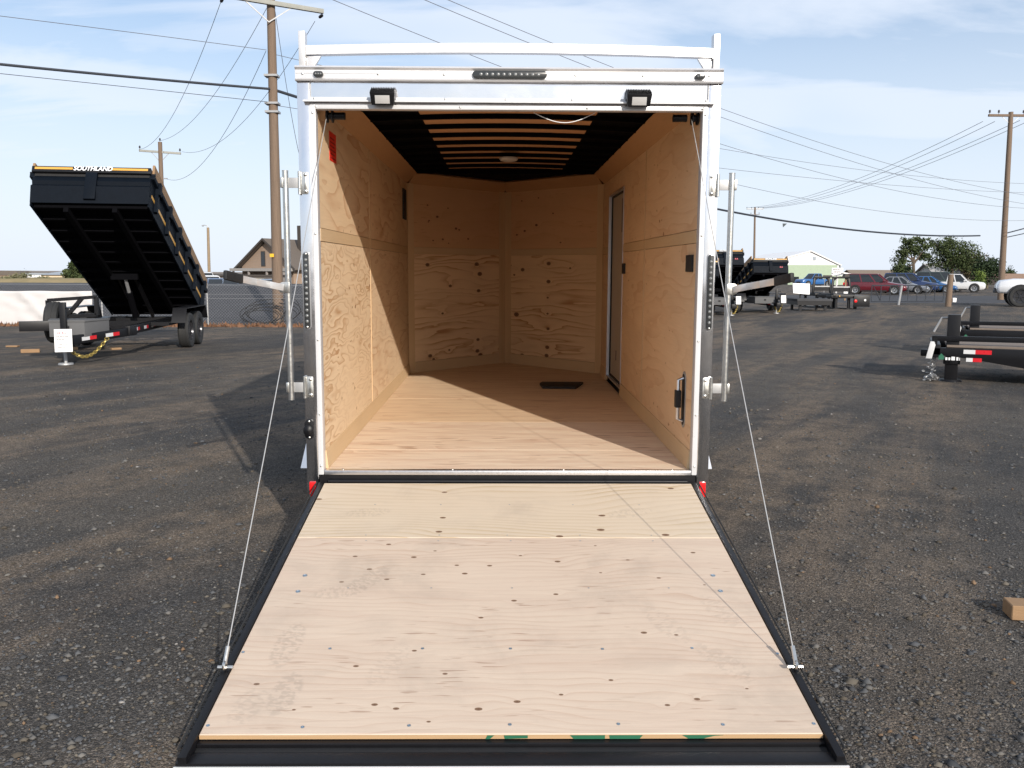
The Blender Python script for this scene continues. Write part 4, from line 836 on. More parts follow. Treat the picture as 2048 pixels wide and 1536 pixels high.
for j in range(ny_+1):
    for i in range(nx_+1):
        x = -95 + 77*i/nx_; y = 41 + 30*j/ny_; gv.v.append((x, y, (1.12 + .10*noise.noise((x*.2, y*.2, 0)) - .05*j/ny_) if j else -.02))
for j in range(ny_):
    for i in range(nx_): a = j*(nx_+1)+i; gv.f.append((a, a+1, a+nx_+2, a+nx_+1))
tag(gv.build('dry_grass_verge', M['drygrass']), 'strip of straw coloured dry grass beyond the road', kind='structure')
m = MB(); m.box(14, 120, 45.5, 64, 0.0, 0.004); tag(m.build('road', M['asphalt'], smooth=0), 'dark asphalt road crossing beyond the yard gate', kind='structure')
FN = thing('wire_fence', 'grey chain link fence on steel posts in front of the road bank', 'fence', (0, FY, 0))
FX0, FX1, FH, SP = -34.0, 1.5, 1.17, 0.062
m = MB(); w_ = .0021
k = 0
x = FX0 - FH
while x < FX1:
    for s_ in (1, -1):
        a = Vector((x, s_*.002, .02)); b = Vector((x + FH, s_*.002, .02+FH)) if s_ > 0 else None
        if s_ < 0: a = Vector((x + FH, -.002, .02)); b = Vector((x, -.002, .02+FH))
        d_ = (b-a).normalized(); n_ = Vector((-d_.z, 0, d_.x))*w_; q_ = Vector((0, w_, 0))
        m.add([a+n_, a-n_*.5+q_, a-n_*.5-q_, b+n_, b-n_*.5+q_, b-n_*.5-q_], [(0, 1, 4, 3), (1, 2, 5, 4), (2, 0, 3, 5)])
    x += SP*1.414
tag(m.build('chain_mesh', M['galv'], FN, smooth=0), None, kind='stuff')
pm = MB().tube([(0, 0, 0), (0, 0, 1.22)], .024, 8); pm.lathe([(.026, 1.20), (.028, 1.22), (.018, 1.25), (.0005, 1.26)], 8); pmm = pm.mesh('fence_post', M['galv'])
for k in range(12): link('fence_post', pmm, FN, (-33.6 + 3.05*k + .62, .03, 0))
for z in (.80, .92, 1.19): MB().tube([(FX0, .012, z), (FX1, .012, z)], .004 if z < 1 else .006, 5).build('tension_wire', M['galv'], FN)
# white tarp hung on the fence
tp = MB(); nx_, nz_ = 90, 16; TX0, TX1 = -19.5, -11.85
folds = [(-12.3, .9), (-13.9, .7), (-15.2, -.8), (-16.8, .6), (-18.4, -.7)]
for j in range(nz_+1):
    for i in range(nx_+1):
        u = i/nx_; v = j/nz_; x = TX0+(TX1-TX0)*u
        fo = sum(math.exp(-((x-fx - sl*(1-v)*1.2)/.13)**2) for fx, sl in folds)
        y = -.04 - .035*fo - .022*(noise.noise((x*.9, v*2, 1.2))+.3) - .03*noise.noise((x*3, v*5, 7))
        z = .03 + (.97 - .012*math.sin(u*math.pi*5)**2)*v
        tp.v.append((x, FY+y-.03, z))
for j in range(nz_):
    for i in range(nx_): a = j*(nx_+1)+i; tp.f.append((a, a+1, a+nx_+2, a+nx_+1))
o = tp.build('tarp', M['tarp'], smooth=80); sol = o.modifiers.new('thickness', 'SOLIDIFY'); sol.thickness = .004
tag(o, 'wrinkled white tarp hung along the wire fence behind the big dump trailer', 'tarp')
M['weed'] = plain('dead_weeds', (0.17, 0.085, 0.045), 0.9, 0, .4, 3)
m = MB(); r_ = random.Random(11)
for i in range(2600):
    x = r_.uniform(-16, 1.0); y = FY - .12 + r_.gauss(0, .22); h_ = abs(r_.gauss(.05, .04))+.015; a = r_.uniform(0, 6.3); l_ = r_.uniform(.02, .07)
    m.add([(x-l_*math.cos(a), y-l_*math.sin(a), 0), (x+l_*math.cos(a), y+l_*math.sin(a), 0), (x+r_.gauss(0, .03), y+r_.gauss(0, .03), h_)], [(0, 1, 2)])
tag(m.build('weeds', M['weed'], smooth=0), 'reddish brown dead weeds along the foot of the fence', kind='stuff')
# coil of black cable against the pole
m = MB(); r_ = random.Random(4)
for k in range(6):
    cx, rr = -7.25 + r_.uniform(-.15, .15) + .05*k, .48 + .05*k; tl_ = r_.uniform(.35, .9)
    m.tube([(cx + rr*1.15*math.cos(t), FY+.95 + .35*math.sin(t)*math.cos(tl_) + .05*k, .05 + rr*(.5+.5*math.sin(t))*(.75+.1*(k % 3))) for t in [2*math.pi*i/36 for i in range(37)]], .014, 6, False)
m.tube([(-6.6+.03*i, FY+.8, .1 + .7*math.sin(i/22*math.pi)) for i in range(23)], .012, 6)
tag(m.build('cable_coil', M['blackmat']), 'loose coil of black cable lying at the foot of the big utility pole', 'cable')

# ------------------------------------------------------------------ utility poles and wires
def insulator(parent, p, up=True, s_=1.0):
    z = 1 if up else -1
    MB().lathe([(.012*s_, 0), (.012*s_, .07*s_*z), (.05*s_, .08*s_*z), (.055*s_, .11*s_*z), (.03*s_, .13*s_*z), (.05*s_, .15*s_*z), (.045*s_, .18*s_*z), (.02*s_, .21*s_*z), (.001, .215*s_*z)], 10, Matrix.Translation(p)).build('insulator', M['insul'], parent)
def pole_thing(label, base, top, r0, r1, arms=(), n=12):
    P_ = thing('utility_pole', label, 'pole', base)
    b = Vector(base); t = Vector(top)-b
    MB().tube([Vector((0, 0, -.1)), t*.33, t*.66, t], [r0, r0+(r1-r0)*.33, r0+(r1-r0)*.66, r1], n).build('shaft', M['pole'], P_)
    for (c, half, w_, ins, mt_) in arms:
        c = Vector(c)-b; h = Vector(half)
        MB().bar(c-h, c+h, w_, w_*1.15).build('crossarm', M[mt_], P_, bevel=.006)
        side = h.cross(Vector((0, 0, 1))).normalized()
        for f in (-.45, .45): MB().bar(c+h*f, c - Vector((0, 0, .55)), .02, .03).build('arm_brace', M['galv'], P_)
        for f in ins: insulator(P_, c+h*f+Vector((0, 0, w_*.55)), True, max(1.0, w_/.10))
    return P_
base = at_y(557, 648, 22.6); base.z = 0; topp = at_y(541, -22, 22.6)
aL, aR = Vector((-8.10, 21.9, 9.44)), Vector((-5.50, 23.3, 9.40)); aC = (aL+aR)/2 + Vector((-.11, -.22, 0))
bp = pole_thing('thick brown wooden utility pole by the wire fence with a yellow tag', base, topp, .170, .118, [(aC, (aR-aL)*.56, .11, (), 'arm')], 18)
for p_ in (aL+Vector((0, 0, -.06)), aR+Vector((0, 0, -.06))):
    dI = (Vector((-19, 45, 8.6))-p_).normalized(); q_ = dI.to_track_quat('Z', 'Y').to_matrix().to_4x4()
    MB().lathe([(.012, 0), (.02, .05), (.05, .08), (.03, .11), (.05, .14), (.03, .17), (.05, .20), (.03, .23), (.045, .26), (.012, .33), (.001, .34)], 10, Matrix.Translation(p_-base) @ q_).build('strain_insulator', M['insul'], bp)
MB().box(-.10, .02, -.215, -.195, 2.02, 2.12).build('yellow_tag', plain('yellow_tag', (0.75, .42, .02), .5), bp).location = (base.x*0 - .06 + (topp.x-base.x)*.2, 0, 0)
for z in (7.35, 6.55, 6.30): MB().box(-.22, .18, -.17, .17, z, z+.06).build('pole_bracket', M['galv'], bp).location = ((topp.x-base.x)*z/10, 0, 0)
b2 = at_y(331, 600, 45.0); b2.z = 0; t2 = at_y(320, 284, 45.0)
c2 = at_y(320, 304, 45.0); p2 = pole_thing('slim utility pole with one pale crossarm rising behind the tipped dump bed', b2, t2, .15, .11, [(c2, (1.10, .10, -.06), .10, (-.96, .96), 'arm')])
insulator(p2, t2-b2)
MB().bar(at_y(318, 357, 45)-b2, at_y(335, 357, 45)-b2, .05, .06).build('crossarm', M['galv'], p2)
b3 = at_y(1506, 610, 115); b3.z = 0; t3 = at_y(1510, 414, 115); c3 = at_y(1510, 418, 115); c3b = at_y(1510, 429, 115)
pole_thing('distant thin utility pole with two crossarms above the small dump trailers', b3, t3, .16, .12, [(c3, (1.15, 0, 0), .10, (-.95, -.4, .4, .95), 'galv'), (c3b, (.75, .5, .05), .09, (-.9, .9), 'galv')])
b4 = at_y(2001, 600, 53); b4.z = 0; t4 = at_y(2022, 224, 53); c4 = at_y(2022, 231, 53)
p4 = pole_thing('tall brown utility pole with a dark crossarm beside the white pickup', b4, t4, .20, .14, [(c4, (1.45, 0, 0), .13, (-.95, -.55, .55, .95), 'pole')])
# distant lamp post
bl_, tl2 = at_y(420, 600, 75), at_y(416, 455, 75); bl_.z = 0
LP = thing('street_lamp', 'distant street lamp with short curved arm beyond the fence', 'street lamp', bl_)
MB().tube([(0, 0, 0), tl2-bl_], [.14, .11], 10).build('lamp_post', plain('lamp_post_wood', (.26, .19, .12), .8, 0, .2), LP)
q0 = tl2-bl_; MB().tube([q0+Vector((0, 0, -.2)), q0+Vector((-.05, 0, .12)), q0+Vector((-.25, 0, .2)), q0+Vector((-.42, 0, .2))], .03, 8).build('lamp_arm', M['galv'], LP)
MB().lathe([(.001, .06), (.07, .04), (.10, -.04), (.06, -.07), (.001, -.08)], 12, Matrix.Translation(q0+Vector((-.45, 0, .17)))).build('lamp_head', M['galv'], LP)

def wire(label, pts, r=.0085, mat='wire', n=5, group='overhead wires'):
    """pts: (px, py) read along the wire with the distance along y at both ends; the wire hangs in one vertical plane"""
    (pl, ya, yb) = pts; A = at_y(*pl[0], ya); B = at_y(*pl[-1], yb); d = Vector((B.x-A.x, B.y-A.y, 0)); nrm = Vector((-d.y, d.x, 0))
    q_ = []
    for (x, y) in pl:
        r_ = ray(x, y); t = (A-CAM).dot(nrm)/r_.dot(nrm); q_.append(CAM + r_*t)
    s_ = [(p-A).dot(d)/d.dot(d) for p in q_]; deg = min(2, len(q_)-1)
    cf = np.polyfit(s_, [p.z for p in q_], deg)
    N = 36; out = [Vector((A.x+d.x*t, A.y+d.y*t, float(np.polyval(cf, t)))) for t in np.linspace(0, 1, N)]
    o = MB().tube(out, r, n).build('overhead_wire', M[mat]); return tag(o, label, 'wire', group)
G_ = 'overhead wires'
def W_(label, pl, ya, yb, **k): return wire(label, (pl, ya, yb), **k)
W_('thin wire reaching the big wooden pole well above the thick black cable', [(-140, 15), (0, 32), (280, 67), (533, 100)], 18, 22.4)
W_('thick black telephone cable sagging in from the sky to the big wooden pole', [(-140, 113), (0, 130), (250, 152), (540, 178)], 18, 22.4, r=.036, mat='wireb', n=8)
W_('thin wire just under the thick black cable at the big wooden pole', [(-140, 132), (0, 148), (250, 173), (535, 204)], 18, 22.4, mat='wireb')
W_('wire from the outer crossarm tip of the big pole to the slim pole', [(443, 10), (400, 100), (350, 225), (310, 284), (278, 297)], 21.9, 45)
W_('wire from the top of the big pole down to the top of the slim pole', [(533, 18), (470, 125), (410, 215), (360, 262), (322, 281)], 22.5, 45)
W_('wire from the inner crossarm tip of the big pole to the slim pole', [(630, 42), (575, 130), (470, 262), (415, 295), (364, 304)], 23.3, 45)
W_('lower slack wire dropping from the middle of the big pole to the slim pole', [(532, 106), (480, 205), (420, 310), (380, 350), (332, 357)], 22.5, 45)
W_('guy wire running down past the white corner post from the big pole', [(550, 20), (565, 125), (585, 240), (600, 318)], 22.6, 27)
W_('steep wire crossing the upper sky, nearest to the big pole, above the ladder rack', [(610, -24), (650, 0), (920, 95), (1010, 135), (1438, 288), (1683, 361), (1913, 400), (2300, 398)], 18, 62)
W_('steep wire above the rack crossbar, middle of three', [(800, -28), (860, 0), (1180, 135), (1439, 241), (1720, 338), (2048, 397), (2300, 425)], 18, 62)
W_('steep wire above the rack crossbar, farthest from the big pole', [(840, -28), (900, 0), (1230, 135), (1439, 222), (1792, 338), (2048, 383), (2300, 405)], 19, 62)
W_('nearly level wire above the distant pole, upper of two', [(545, 101), (600, 118), (1438, 313), (1732, 341), (2048, 356), (2300, 366)], 22.6, 62)
W_('nearly level wire above the distant pole, lower of two', [(545, 206), (600, 219), (1436, 340), (1702, 366), (2048, 380), (2300, 386)], 22.6, 62)
W_('faint slack wire low over the trees beside the silver lock bar', [(1300, 320), (1469, 371), (1732, 425), (1913, 441), (2048, 433), (2300, 410)], 30, 62)
tk = W_('thick grey cable sagging low in front of the tree crowns', [(545, 182), (597, 193), (1433, 413), (1566, 444), (1807, 471), (1960, 470)], 22.6, 52, r=.045, mat='wireb', n=8)
W_('thick cable rising away from the tall pole at the sky edge', [(2006, 468), (2048, 457), (2250, 400)], 53, 60, r=.04, mat='wireb')
W_('thin lower cable rising away from the tall pole at the sky edge', [(2006, 476), (2048, 467), (2250, 412)], 53, 60, r=.03, mat='wireb')
for k, (lb_, a, b) in enumerate((('leftmost', (1966, 240), (1494, 416)), ('second', (1990, 240), (1504, 417)), ('third', (2040, 238), (1515, 417)), ('rightmost', (2056, 240), (1526, 417)))):
    mx, my = (a[0]+b[0])/2, (a[1]+b[1])/2 + 26
    W_(lb_+' of four faint wires from the tall pole to the distant pole', [a, (a[0]*.75+b[0]*.25, a[1]*.75+b[1]*.25+19), (mx, my), (a[0]*.25+b[0]*.75, a[1]*.25+b[1]*.75+19), b], 53, 115, r=.016, mat='wire')
pn = at_y(1569, 447, 41); m = MB(); m.prism([(-.10, 0), (.13, 0), (-.07, -.20)], lambda u, v: (pn.x+u, pn.y, pn.z+v), lambda u, v: (pn.x+u, pn.y+.006, pn.z+v))
tag(m.build('pennant', plain('dark_pennant', (.03, .045, .055), .6)), 'small dark triangular pennant hanging from the thick grey cable', 'pennant')

# ------------------------------------------------------------------ buildings
g = NG('brown_shingles'); nz = g.noise(g.tc.outputs['Object'], 6, 4, .6)
M['shingle'] = g.out(g.mix(nz, (.105, .088, .075, 1), (.16, .135, .115, 1)), .9, 0, .1)
M['brick'] = plain('tan_brick', (.30, .215, .155), .85, 0, .2, 5); M['darktrim'] = plain('dark_trim', (.055, .045, .038), .7); M['greytrim'] = plain('grey_fascia', (.30, .28, .26), .7)
M['stucco'] = plain('grey_block_wall', (.27, .24, .22), .85, 0, .15, 2)
hs_p = at_y(527, 549, 105); hs_p.z = 0
HS = thing('gabled_house', 'brown gabled brick house with a chimney behind the big wooden pole', 'house', hs_p, (0, 0, R(-35)))
hw_, hz, rz_, ln_ = 5.6, 2.05, 5.75, 13.0
MB().prism([(-4.7, 0), (4.7, 0), (4.7, 2.3), (0, 5.4), (-4.7, 2.3)], lambda u, v: (u, .6, v), lambda u, v: (u, ln_-.6, v)).build('brick_wall', M['brick'], HS, smooth=0)
m = MB()
for k in range(26): m.box(-4.7, 4.7, .59, .605, .15+.2*k, .165+.2*k) if .15+.2*k < 2.3 else m.box(-4.7*(5.4-.15-.2*k)/3.1, 4.7*(5.4-.15-.2*k)/3.1, .59, .605, .15+.2*k, .165+.2*k)
tag(m.build('mortar_course', M['stucco'], HS, smooth=0), None, kind='stuff')
for s_ in (-1, 1):
    MB().prism([(0, rz_), (s_*hw_, hz), (s_*hw_, hz-.16), (0, rz_-.16)], lambda u, v: (u, 0, v), lambda u, v: (u, ln_, v)).build('roof_slope', M['shingle'], HS, smooth=0)
    MB().prism([(0, rz_+.03), (s_*(hw_+.03), hz+.02), (s_*(hw_+.03), hz-.26), (0, rz_-.24)], lambda u, v: (u, -.08, v), lambda u, v: (u, -.005, v)).build('barge_board', M['darktrim'], HS, smooth=0)
for x in (-.65, 2.2):
    w_ = part('window', HS, (x, .57, 2.45)); MB().box(-.38, .38, -.03, .02, -.1, 1.75).build('window_frame', M['darktrim'], w_, smooth=0); MB().box(-.30, .30, -.05, -.031, .0, 1.65).build('pane', M['glass'], w_, smooth=0)
MB().box(-4.9, 5.2, -1.2, .55, 1.75, 2.10).build('porch_beam', M['greytrim'], HS, smooth=0)
for x in (-4.4, -1.5, 1.8, 4.8): MB().box(x-.1, x+.1, -1.1, -.9, 0, 1.75).build('porch_post', M['stucco'], HS, smooth=0)
MB().box(1.75, 2.65, 4.0, 4.8, 4.0, 7.4).build('chimney', M['darktrim'], HS, smooth=0)
MB().tube([(2.9, 4.6, 5), (2.9, 4.6, 10.6)], .035, 6).build('antenna_mast', M['wireb'], HS)
for z in (9.6, 10.1, 8.6): MB().tube([(2.5, 4.6, z), (3.3, 4.6, z+.1)], .02, 5).build('antenna_rod', M['wireb'], HS)
lp = at_y(452, 549, 100); lp.z = 0
LO = thing('flat_roof_building', 'low grey flat roofed building left of the gabled house', 'building', lp, (0, 0, R(-8)))
MB().box(-1.9, 6.5, 0, 7, 0, 1.10).build('block_wall', M['stucco'], LO, smooth=0); MB().box(-2.1, 6.6, -.25, 7.2, 1.1, 1.32).build('roof_edge', M['darktrim'], LO, smooth=0)
rf = MB().box(-.06, .06, -.40, -.26, 1.12, 1.26).mesh('rafter_end', M['darktrim'])
for k in range(9): link('rafter_end', rf, LO, (-1.8+.5*k, 0, 0))
MB().box(.6, 1.3, -.03, .02, .3, .95).build('window', M['glass'], LO, smooth=0)
cp = at_y(112, 549, 150); cp.z = 0
CB = thing('cream_building', 'distant low cream building with grey hip roof beyond the dry grass', 'building', cp)
M['cream'] = plain('cream_wall', (.62, .50, .34), .8, 0, .08); M['greyroof'] = plain('grey_metal_roof', (.30, .33, .36), .6, 0, .1)
MB().box(-2.6, 9, 0, 8, 0, 1.05).build('wall', M['cream'], CB, smooth=0)
m = MB(); m.add([(-3, -.4, 1.05), (9.4, -.4, 1.05), (9.4, 8.4, 1.05), (-3, 8.4, 1.05), (1.2, 4, 2.0), (6.5, 4, 2.0)], [(0, 1, 5, 4), (1, 2, 5), (2, 3, 4, 5), (3, 0, 4), (3, 2, 1, 0)]); m.build('roof', M['greyroof'], CB, smooth=0)
MB().box(2.6, 6.5, -.03, .03, .1, .85).build('garage_door', M['paper'], CB, smooth=0)
wp = at_y(72, 549, 170); wp.z = 0
WB = thing('white_shed', 'tiny distant white shed with low roof beside the cream building', 'building', wp)
MB().box(-2.4, 2.4, 0, 5, 0, 1.0).build('wall', M['paper'], WB, smooth=0)
MB().prism([(-2.6, 1.0), (2.6, 1.0), (2.4, 1.3), (-2.4, 1.3)], lambda u, v: (u, -.2, v), lambda u, v: (u, 5.2, v)).build('roof', M['greyroof'], WB, smooth=0)
dp = at_y(8, 549, 190); dp.z = 0
DB = thing('dark_roof_building', 'distant dark roofed building at the edge of the dry grass', 'building', dp)
MB().box(-4, 4, 0, 5, 0, .8).build('wall', M['brick'], DB, smooth=0)
MB().prism([(-4.3, .8), (4.3, .8), (2.6, 1.75), (-2.6, 1.75)], lambda u, v: (u, -.2, v), lambda u, v: (u, 5.2, v)).build('roof', M['shingle'], DB, smooth=0)
# green metal building
gp = at_y(1620, 549, 140); gp.z = -.2
GB = thing('metal_building', 'pale green metal building with a white gable behind the flatbed platforms', 'building', gp)
g = NG('pale_green_siding'); wv = g.n('ShaderNodeTexWave'); wv.inputs['Scale'].default_value = 1.6; wv.bands_direction = 'X'; g.l(g.tc.outputs['Object'], wv.inputs['Vector'])
M['greenside'] = g.out(g.mix(wv.outputs['Fac'], (.33, .41, .29, 1), (.37, .45, .33, 1)), .5, 0, .3); g.bump(wv.outputs['Fac'], .5, .03)
MB().box(-6.2, 4.55, 0, 24, 0, 3.42).build('green_wall', M['greenside'], GB, smooth=0)
MB().prism([(-6.2, 3.42), (4.55, 3.42), (4.55, 3.50), (-.1, 5.55), (-6.2, 3.9)], lambda u, v: (u, 0, v), lambda u, v: (u, .25, v)).build('gable_wall', M['paper'], GB, smooth=0)
for a, b in (((-6.7, 3.75), (-.1, 5.60)), ((-.1, 5.60), (5.0, 3.30))): MB().prism([a, b, (b[0], b[1]+.15), (a[0], a[1]+.15)], lambda u, v: (u, -.3, v), lambda u, v: (u, 24.3, v)).build('roof_slope', M['paper'], GB, smooth=0)
MB().box(.35, .85, -.06, -.002, 4.15, 4.75).build('gable_vent', M['greyroof'], GB, smooth=0)
MB().box(4.4, 4.62, -.05, 0.0, 0, 3.4).build('corner_trim', M['paper'], GB, smooth=0)
MB().prism([(4.56, 0), (8.6, 0), (8.6, 1.55), (4.56, 2.25)], lambda u, v: (u, .6, v), lambda u, v: (u, 18, v)).build('lean_to', M['greenside'], GB, smooth=0)
MB().prism([(4.56, 2.25), (8.9, 1.50), (8.9, 1.72), (4.56, 2.45)], lambda u, v: (u, .3, v), lambda u, v: (u, 18.3, v)).build('lean_to_roof', M['paper'], GB, smooth=0)
MB().tube([(5.0, .4, 2.2), (5.0, .4, 3.4)], .14, 8).build('flue_pipe', M['galv'], GB)
for x in (-4.6, -2.8): MB().box(x, x+1.0, -.04, -.002, .1, 1.5).build('window', M['glass'], GB, smooth=0)
# houses on the right
def house(name, label, px, yy, w, d, hw2, hr, wall, roof, rz=0, z0=0):
    p = at_y(px, 549, yy); p.z = z0; H = thing(name, label, 'house', p, (0, 0, rz))
    MB().box(-w/2, w/2, 0, d, 0, hw2).build('wall', wall, H, smooth=0)
    m = MB(); m.prism([(-.5, hw2-.05), (d/2, hr), (d+.5, hw2-.05), (d/2, hr-.12)], lambda u, v: (-w/2-.4, u, v), lambda u, v: (w/2+.4, u, v)); m.build('roof', roof, H, smooth=0)
    for s_ in (-1, 1): MB().prism([(0, hw2), (d, hw2), (d/2, hr-.1)], lambda u, v: (s_*(w/2-.02), u, v), lambda u, v: (s_*(w/2-.2), u, v)).build('gable_wall', wall, H, smooth=0)
    return H
M['tanroof'] = plain('tan_roof', (.20, .155, .115), .9, 0, .2, 3); M['greysiding'] = plain('grey_siding', (.42, .40, .38), .8, 0, .08)
H1 = house('brown_house', 'long brown roofed house behind the red wagon', 1758, 150, 7.6, 8, 1.2, 2.55, M['brick'], M['tanroof'])
H2 = house('grey_house', 'pale grey house with white porch under the big trees', 1908, 120, 5.2, 7, 1.9, 3.3, M['greysiding'], plain('pale_roof', (.36, .34, .32), .85, 0, .12, 4), R(-6))
MB().prism([(-.95, 0), (.95, 0), (.95, 2.5), (0, 3.25), (-.95, 2.5)], lambda u, v: (1.4+u, -.9, v), lambda u, v: (1.4+u, .5, v)).build('gable_bay', M['greysiding'], H2, smooth=0)
for s_ in (-1, 1): MB().prism([(0, 3.35), (s_*1.2, 2.42), (s_*1.2, 2.28), (0, 3.2)], lambda u, v: (1.4+u, -1.1, v), lambda u, v: (1.4+u, .5, v)).build('bay_roof', M['shingle'], H2, smooth=0)
for x in (-1.9, -.8, .1): MB().box(x-.35, x+.35, -.04, -.001, .75, 1.45).build('window', M['glass'], H2, smooth=0)
for k in range(7): MB().box(-.2+.4*k, -.14+.4*k, -1.6, -1.54, 0, 1.0).build('porch_rail_post', M['paper'], H2, smooth=0)
MB().box(-.3, 2.4, -1.62, -1.52, 1.0, 1.08).build('porch_rail', M['paper'], H2, smooth=0)
house('tan_house', 'far tan roofed house at the right edge behind the white pickup', 2062, 150, 9, 8, .75, 2.0, M['brick'], plain('terracotta_roof', (.26, .165, .11), .9, 0, .15, 3))
hill = MB(); n_ = 60
for i in range(n_+1):
    x = -1400+2800*i/n_; h_ = 2.5 + 2.5*noise.noise((x*.0016, 3.3, 0)) + 1.2*noise.noise((x*.008, 1, 5)); hill.v += [(x, 1500, -2), (x, 1560, max(1.5, h_)), (x, 1900, max(1, h_*.7))]
for i in range(n_): a = i*3; hill.f += [(a, a+3, a+4, a+1), (a+1, a+4, a+5, a+2)]
tag(hill.build('hills', plain('dry_hills', (.20, .165, .135), .95, 0, .15, .004)), 'low dry hills along the horizon', kind='structure')

# ------------------------------------------------------------------ trees and shrubs
def leaf_mat(name, a, b):
    g = NG(name); at = g.n('ShaderNodeAttribute'); at.attribute_name = 'shade'
    g.out(g.mix(at.outputs['Fac'], (*a, 1), (*b, 1)), .75, 0, .15); return g.m
M['leaf'] = leaf_mat('tree_leaves', (.030, .046, .018), (.085, .105, .042)); M['leaf_dry'] = leaf_mat('rusty_leaves', (.07, .055, .028), (.14, .115, .055))
M['leaf_lime'] = leaf_mat('lime_leaves', (.10, .15, .035), (.20, .26, .07)); M['leaf_dark'] = leaf_mat('conifer_needles', (.018, .032, .016), (.045, .065, .03)); M['leaf_sage'] = leaf_mat('sage_leaves', (.11, .115, .065), (.20, .19, .11))
M['bark'] = plain('bark', (.10, .075, .055), .9, 0, .3, 4)
def tree(name, label, base, blobs, trunk, n, size, mat, seed, cat='tree', per=34, group=None):
    """blobs: ellipsoids (x, y, z, rx, ry, rz); leaves grow in clumps spread through them"""
    q = np.random.default_rng(seed); T_ = thing(name, label, cat, base, group=group)
    vol = np.array([b[3]*b[4]*b[5] for b in blobs]); nc = max(6, n//per); pick = q.choice(len(blobs), nc, p=vol/vol.sum())
    B = np.array(blobs, float)[pick]; u = q.normal(size=(nc, 3)); u /= np.linalg.norm(u, axis=1)[:, None]; rad = q.random(nc)**.42
    cc = B[:, :3] + u*B[:, 3:]*rad[:, None]; csz = q.uniform(.5, 1.25, nc)*np.mean(B[:, 3:], axis=1)*.30; csh = np.clip(q.normal(.45, .24, nc), 0, 1)
    P = np.repeat(cc, per, 0) + q.normal(size=(nc*per, 3))*np.repeat(csz, per)[:, None]*np.array([1, 1, .8])
    N = len(P); a = q.normal(size=(N, 3)); a /= np.linalg.norm(a, axis=1)[:, None]; b = q.normal(size=(N, 3)); b -= a*np.sum(a*b, 1)[:, None]; b /= np.linalg.norm(b, axis=1)[:, None]
    s_ = size*q.uniform(.5, 1.4, N)[:, None]
    V = np.stack([P-a*s_, P+b*s_*.55, P+a*s_, P-b*s_*.55], 1).reshape(-1, 3); V[:, 2] = np.maximum(V[:, 2], .02)
    me = bpy.data.meshes.new('crown'); me.vertices.add(4*N); me.vertices.foreach_set('co', V.ravel()); me.loops.add(4*N); me.loops.foreach_set('vertex_index', np.arange(4*N, dtype=np.int32))
    me.polygons.add(N); me.polygons.foreach_set('loop_start', np.arange(0, 4*N, 4, dtype=np.int32)); me.update(calc_edges=True)
    sh = np.clip(np.repeat(csh, per) + q.normal(0, .16, N), 0, 1); at = me.attributes.new('shade', 'FLOAT', 'POINT'); at.data.foreach_set('value', np.repeat(sh, 4).astype(np.float32)); me.materials.append(M[mat])
    link('crown', me, T_)
    if trunk:
        r0, h0 = trunk; m = MB(); r_ = random.Random(seed); m.tube([(0, 0, -.1), (.05, 0, h0*.5), (-.05, .05, h0)], [r0, r0*.8, r0*.6], 9)
        for bl in blobs:
            e = Vector(bl[:3]); s0 = Vector((0, 0, h0*r_.uniform(.7, 1))); m.tube([s0, s0.lerp(e, .5)+Vector((r_.gauss(0, .1), 0, .1)), e], [r0*.5, r0*.3, r0*.08], 6)
        m.build('trunk', M['bark'], T_)
    return T_
def px_tree(name, label, px, yy, W_px, top_px, blobs01, trunk, n, lsz, mat, seed, z0=0.0, **k):
    """blobs given in units of half width (x) and of height (z)"""
    p = at_y(px, 549, yy); d = (p-CAM).dot(FWD); hwid = W_px/2*d/F_PX; H = (549-top_px)*d/F_PX + CAM.z - z0; p.z = z0
    bl = [(x*hwid, y*hwid, z*H, rx*hwid, rx*hwid, rz*H) for x, y, z, rx, rz in blobs01]
    return tree(name, label, p, bl, (trunk[0], trunk[1]*H) if trunk else None, n, lsz, mat, seed, **k)
px_tree('shade_tree', 'tall dark tree with feathery top behind the parked cars, nearest the red wagon', 1826, 108, 74, 471, [(-.35, 0, .86, .42, .10), (.25, .1, .93, .30, .08), (.62, 0, .80, .34, .10), (-.62, 0, .70, .34, .10), (-.70, .1, .50, .34, .16), (.05, 0, .72, .36, .09), (.55, .1, .58, .30, .10), (-.55, .1, .34, .4, .12)], (.25, .6), 5200, .13, 'leaf', 21)
px_tree('shade_tree', 'broad rounded dark green tree above the grey house', 1903, 112, 128, 471, [(-.62, 0, .88, .22, .10), (-.40, 0, .74, .30, .13), (-.05, .1, .86, .34, .12), (.35, 0, .76, .34, .15), (.68, 0, .62, .28, .14), (-.55, .1, .52, .26, .11), (-.1, 0, .62, .34, .12), (.3, 0, .52, .36, .11), (.86, 0, .50, .18, .09), (-.05, 0, .45, .46, .10), (.62, .1, .42, .30, .10)], (.30, .5), 9000, .13, 'leaf', 22)
px_tree('shade_tree', 'rust tinged olive tree crown to the right of the grey house roof', 1945, 118, 75, 496, [(-.3, 0, .78, .55, .2), (.4, 0, .60, .5, .25), (0, .1, .45, .6, .25)], (.2, .5), 3600, .14, 'leaf_dry', 23)
px_tree('shade_tree', 'dense dark tree standing next to the tall utility pole', 1975, 104, 62, 508, [(-.2, 0, .74, .6, .24), (.4, 0, .55, .55, .3), (-.3, .1, .40, .6, .3)], (.2, .4), 3800, .13, 'leaf_dark', 24)
px_tree('columnar_conifer', 'narrow pointed dark conifer beside the red wagon', 1817, 92, 18, 512, [(0, 0, .22, .95, .22), (0, 0, .48, .75, .22), (0, 0, .72, .5, .2), (0, 0, .90, .25, .1)], (.1, .3), 1500, .09, 'leaf_dark', 25)
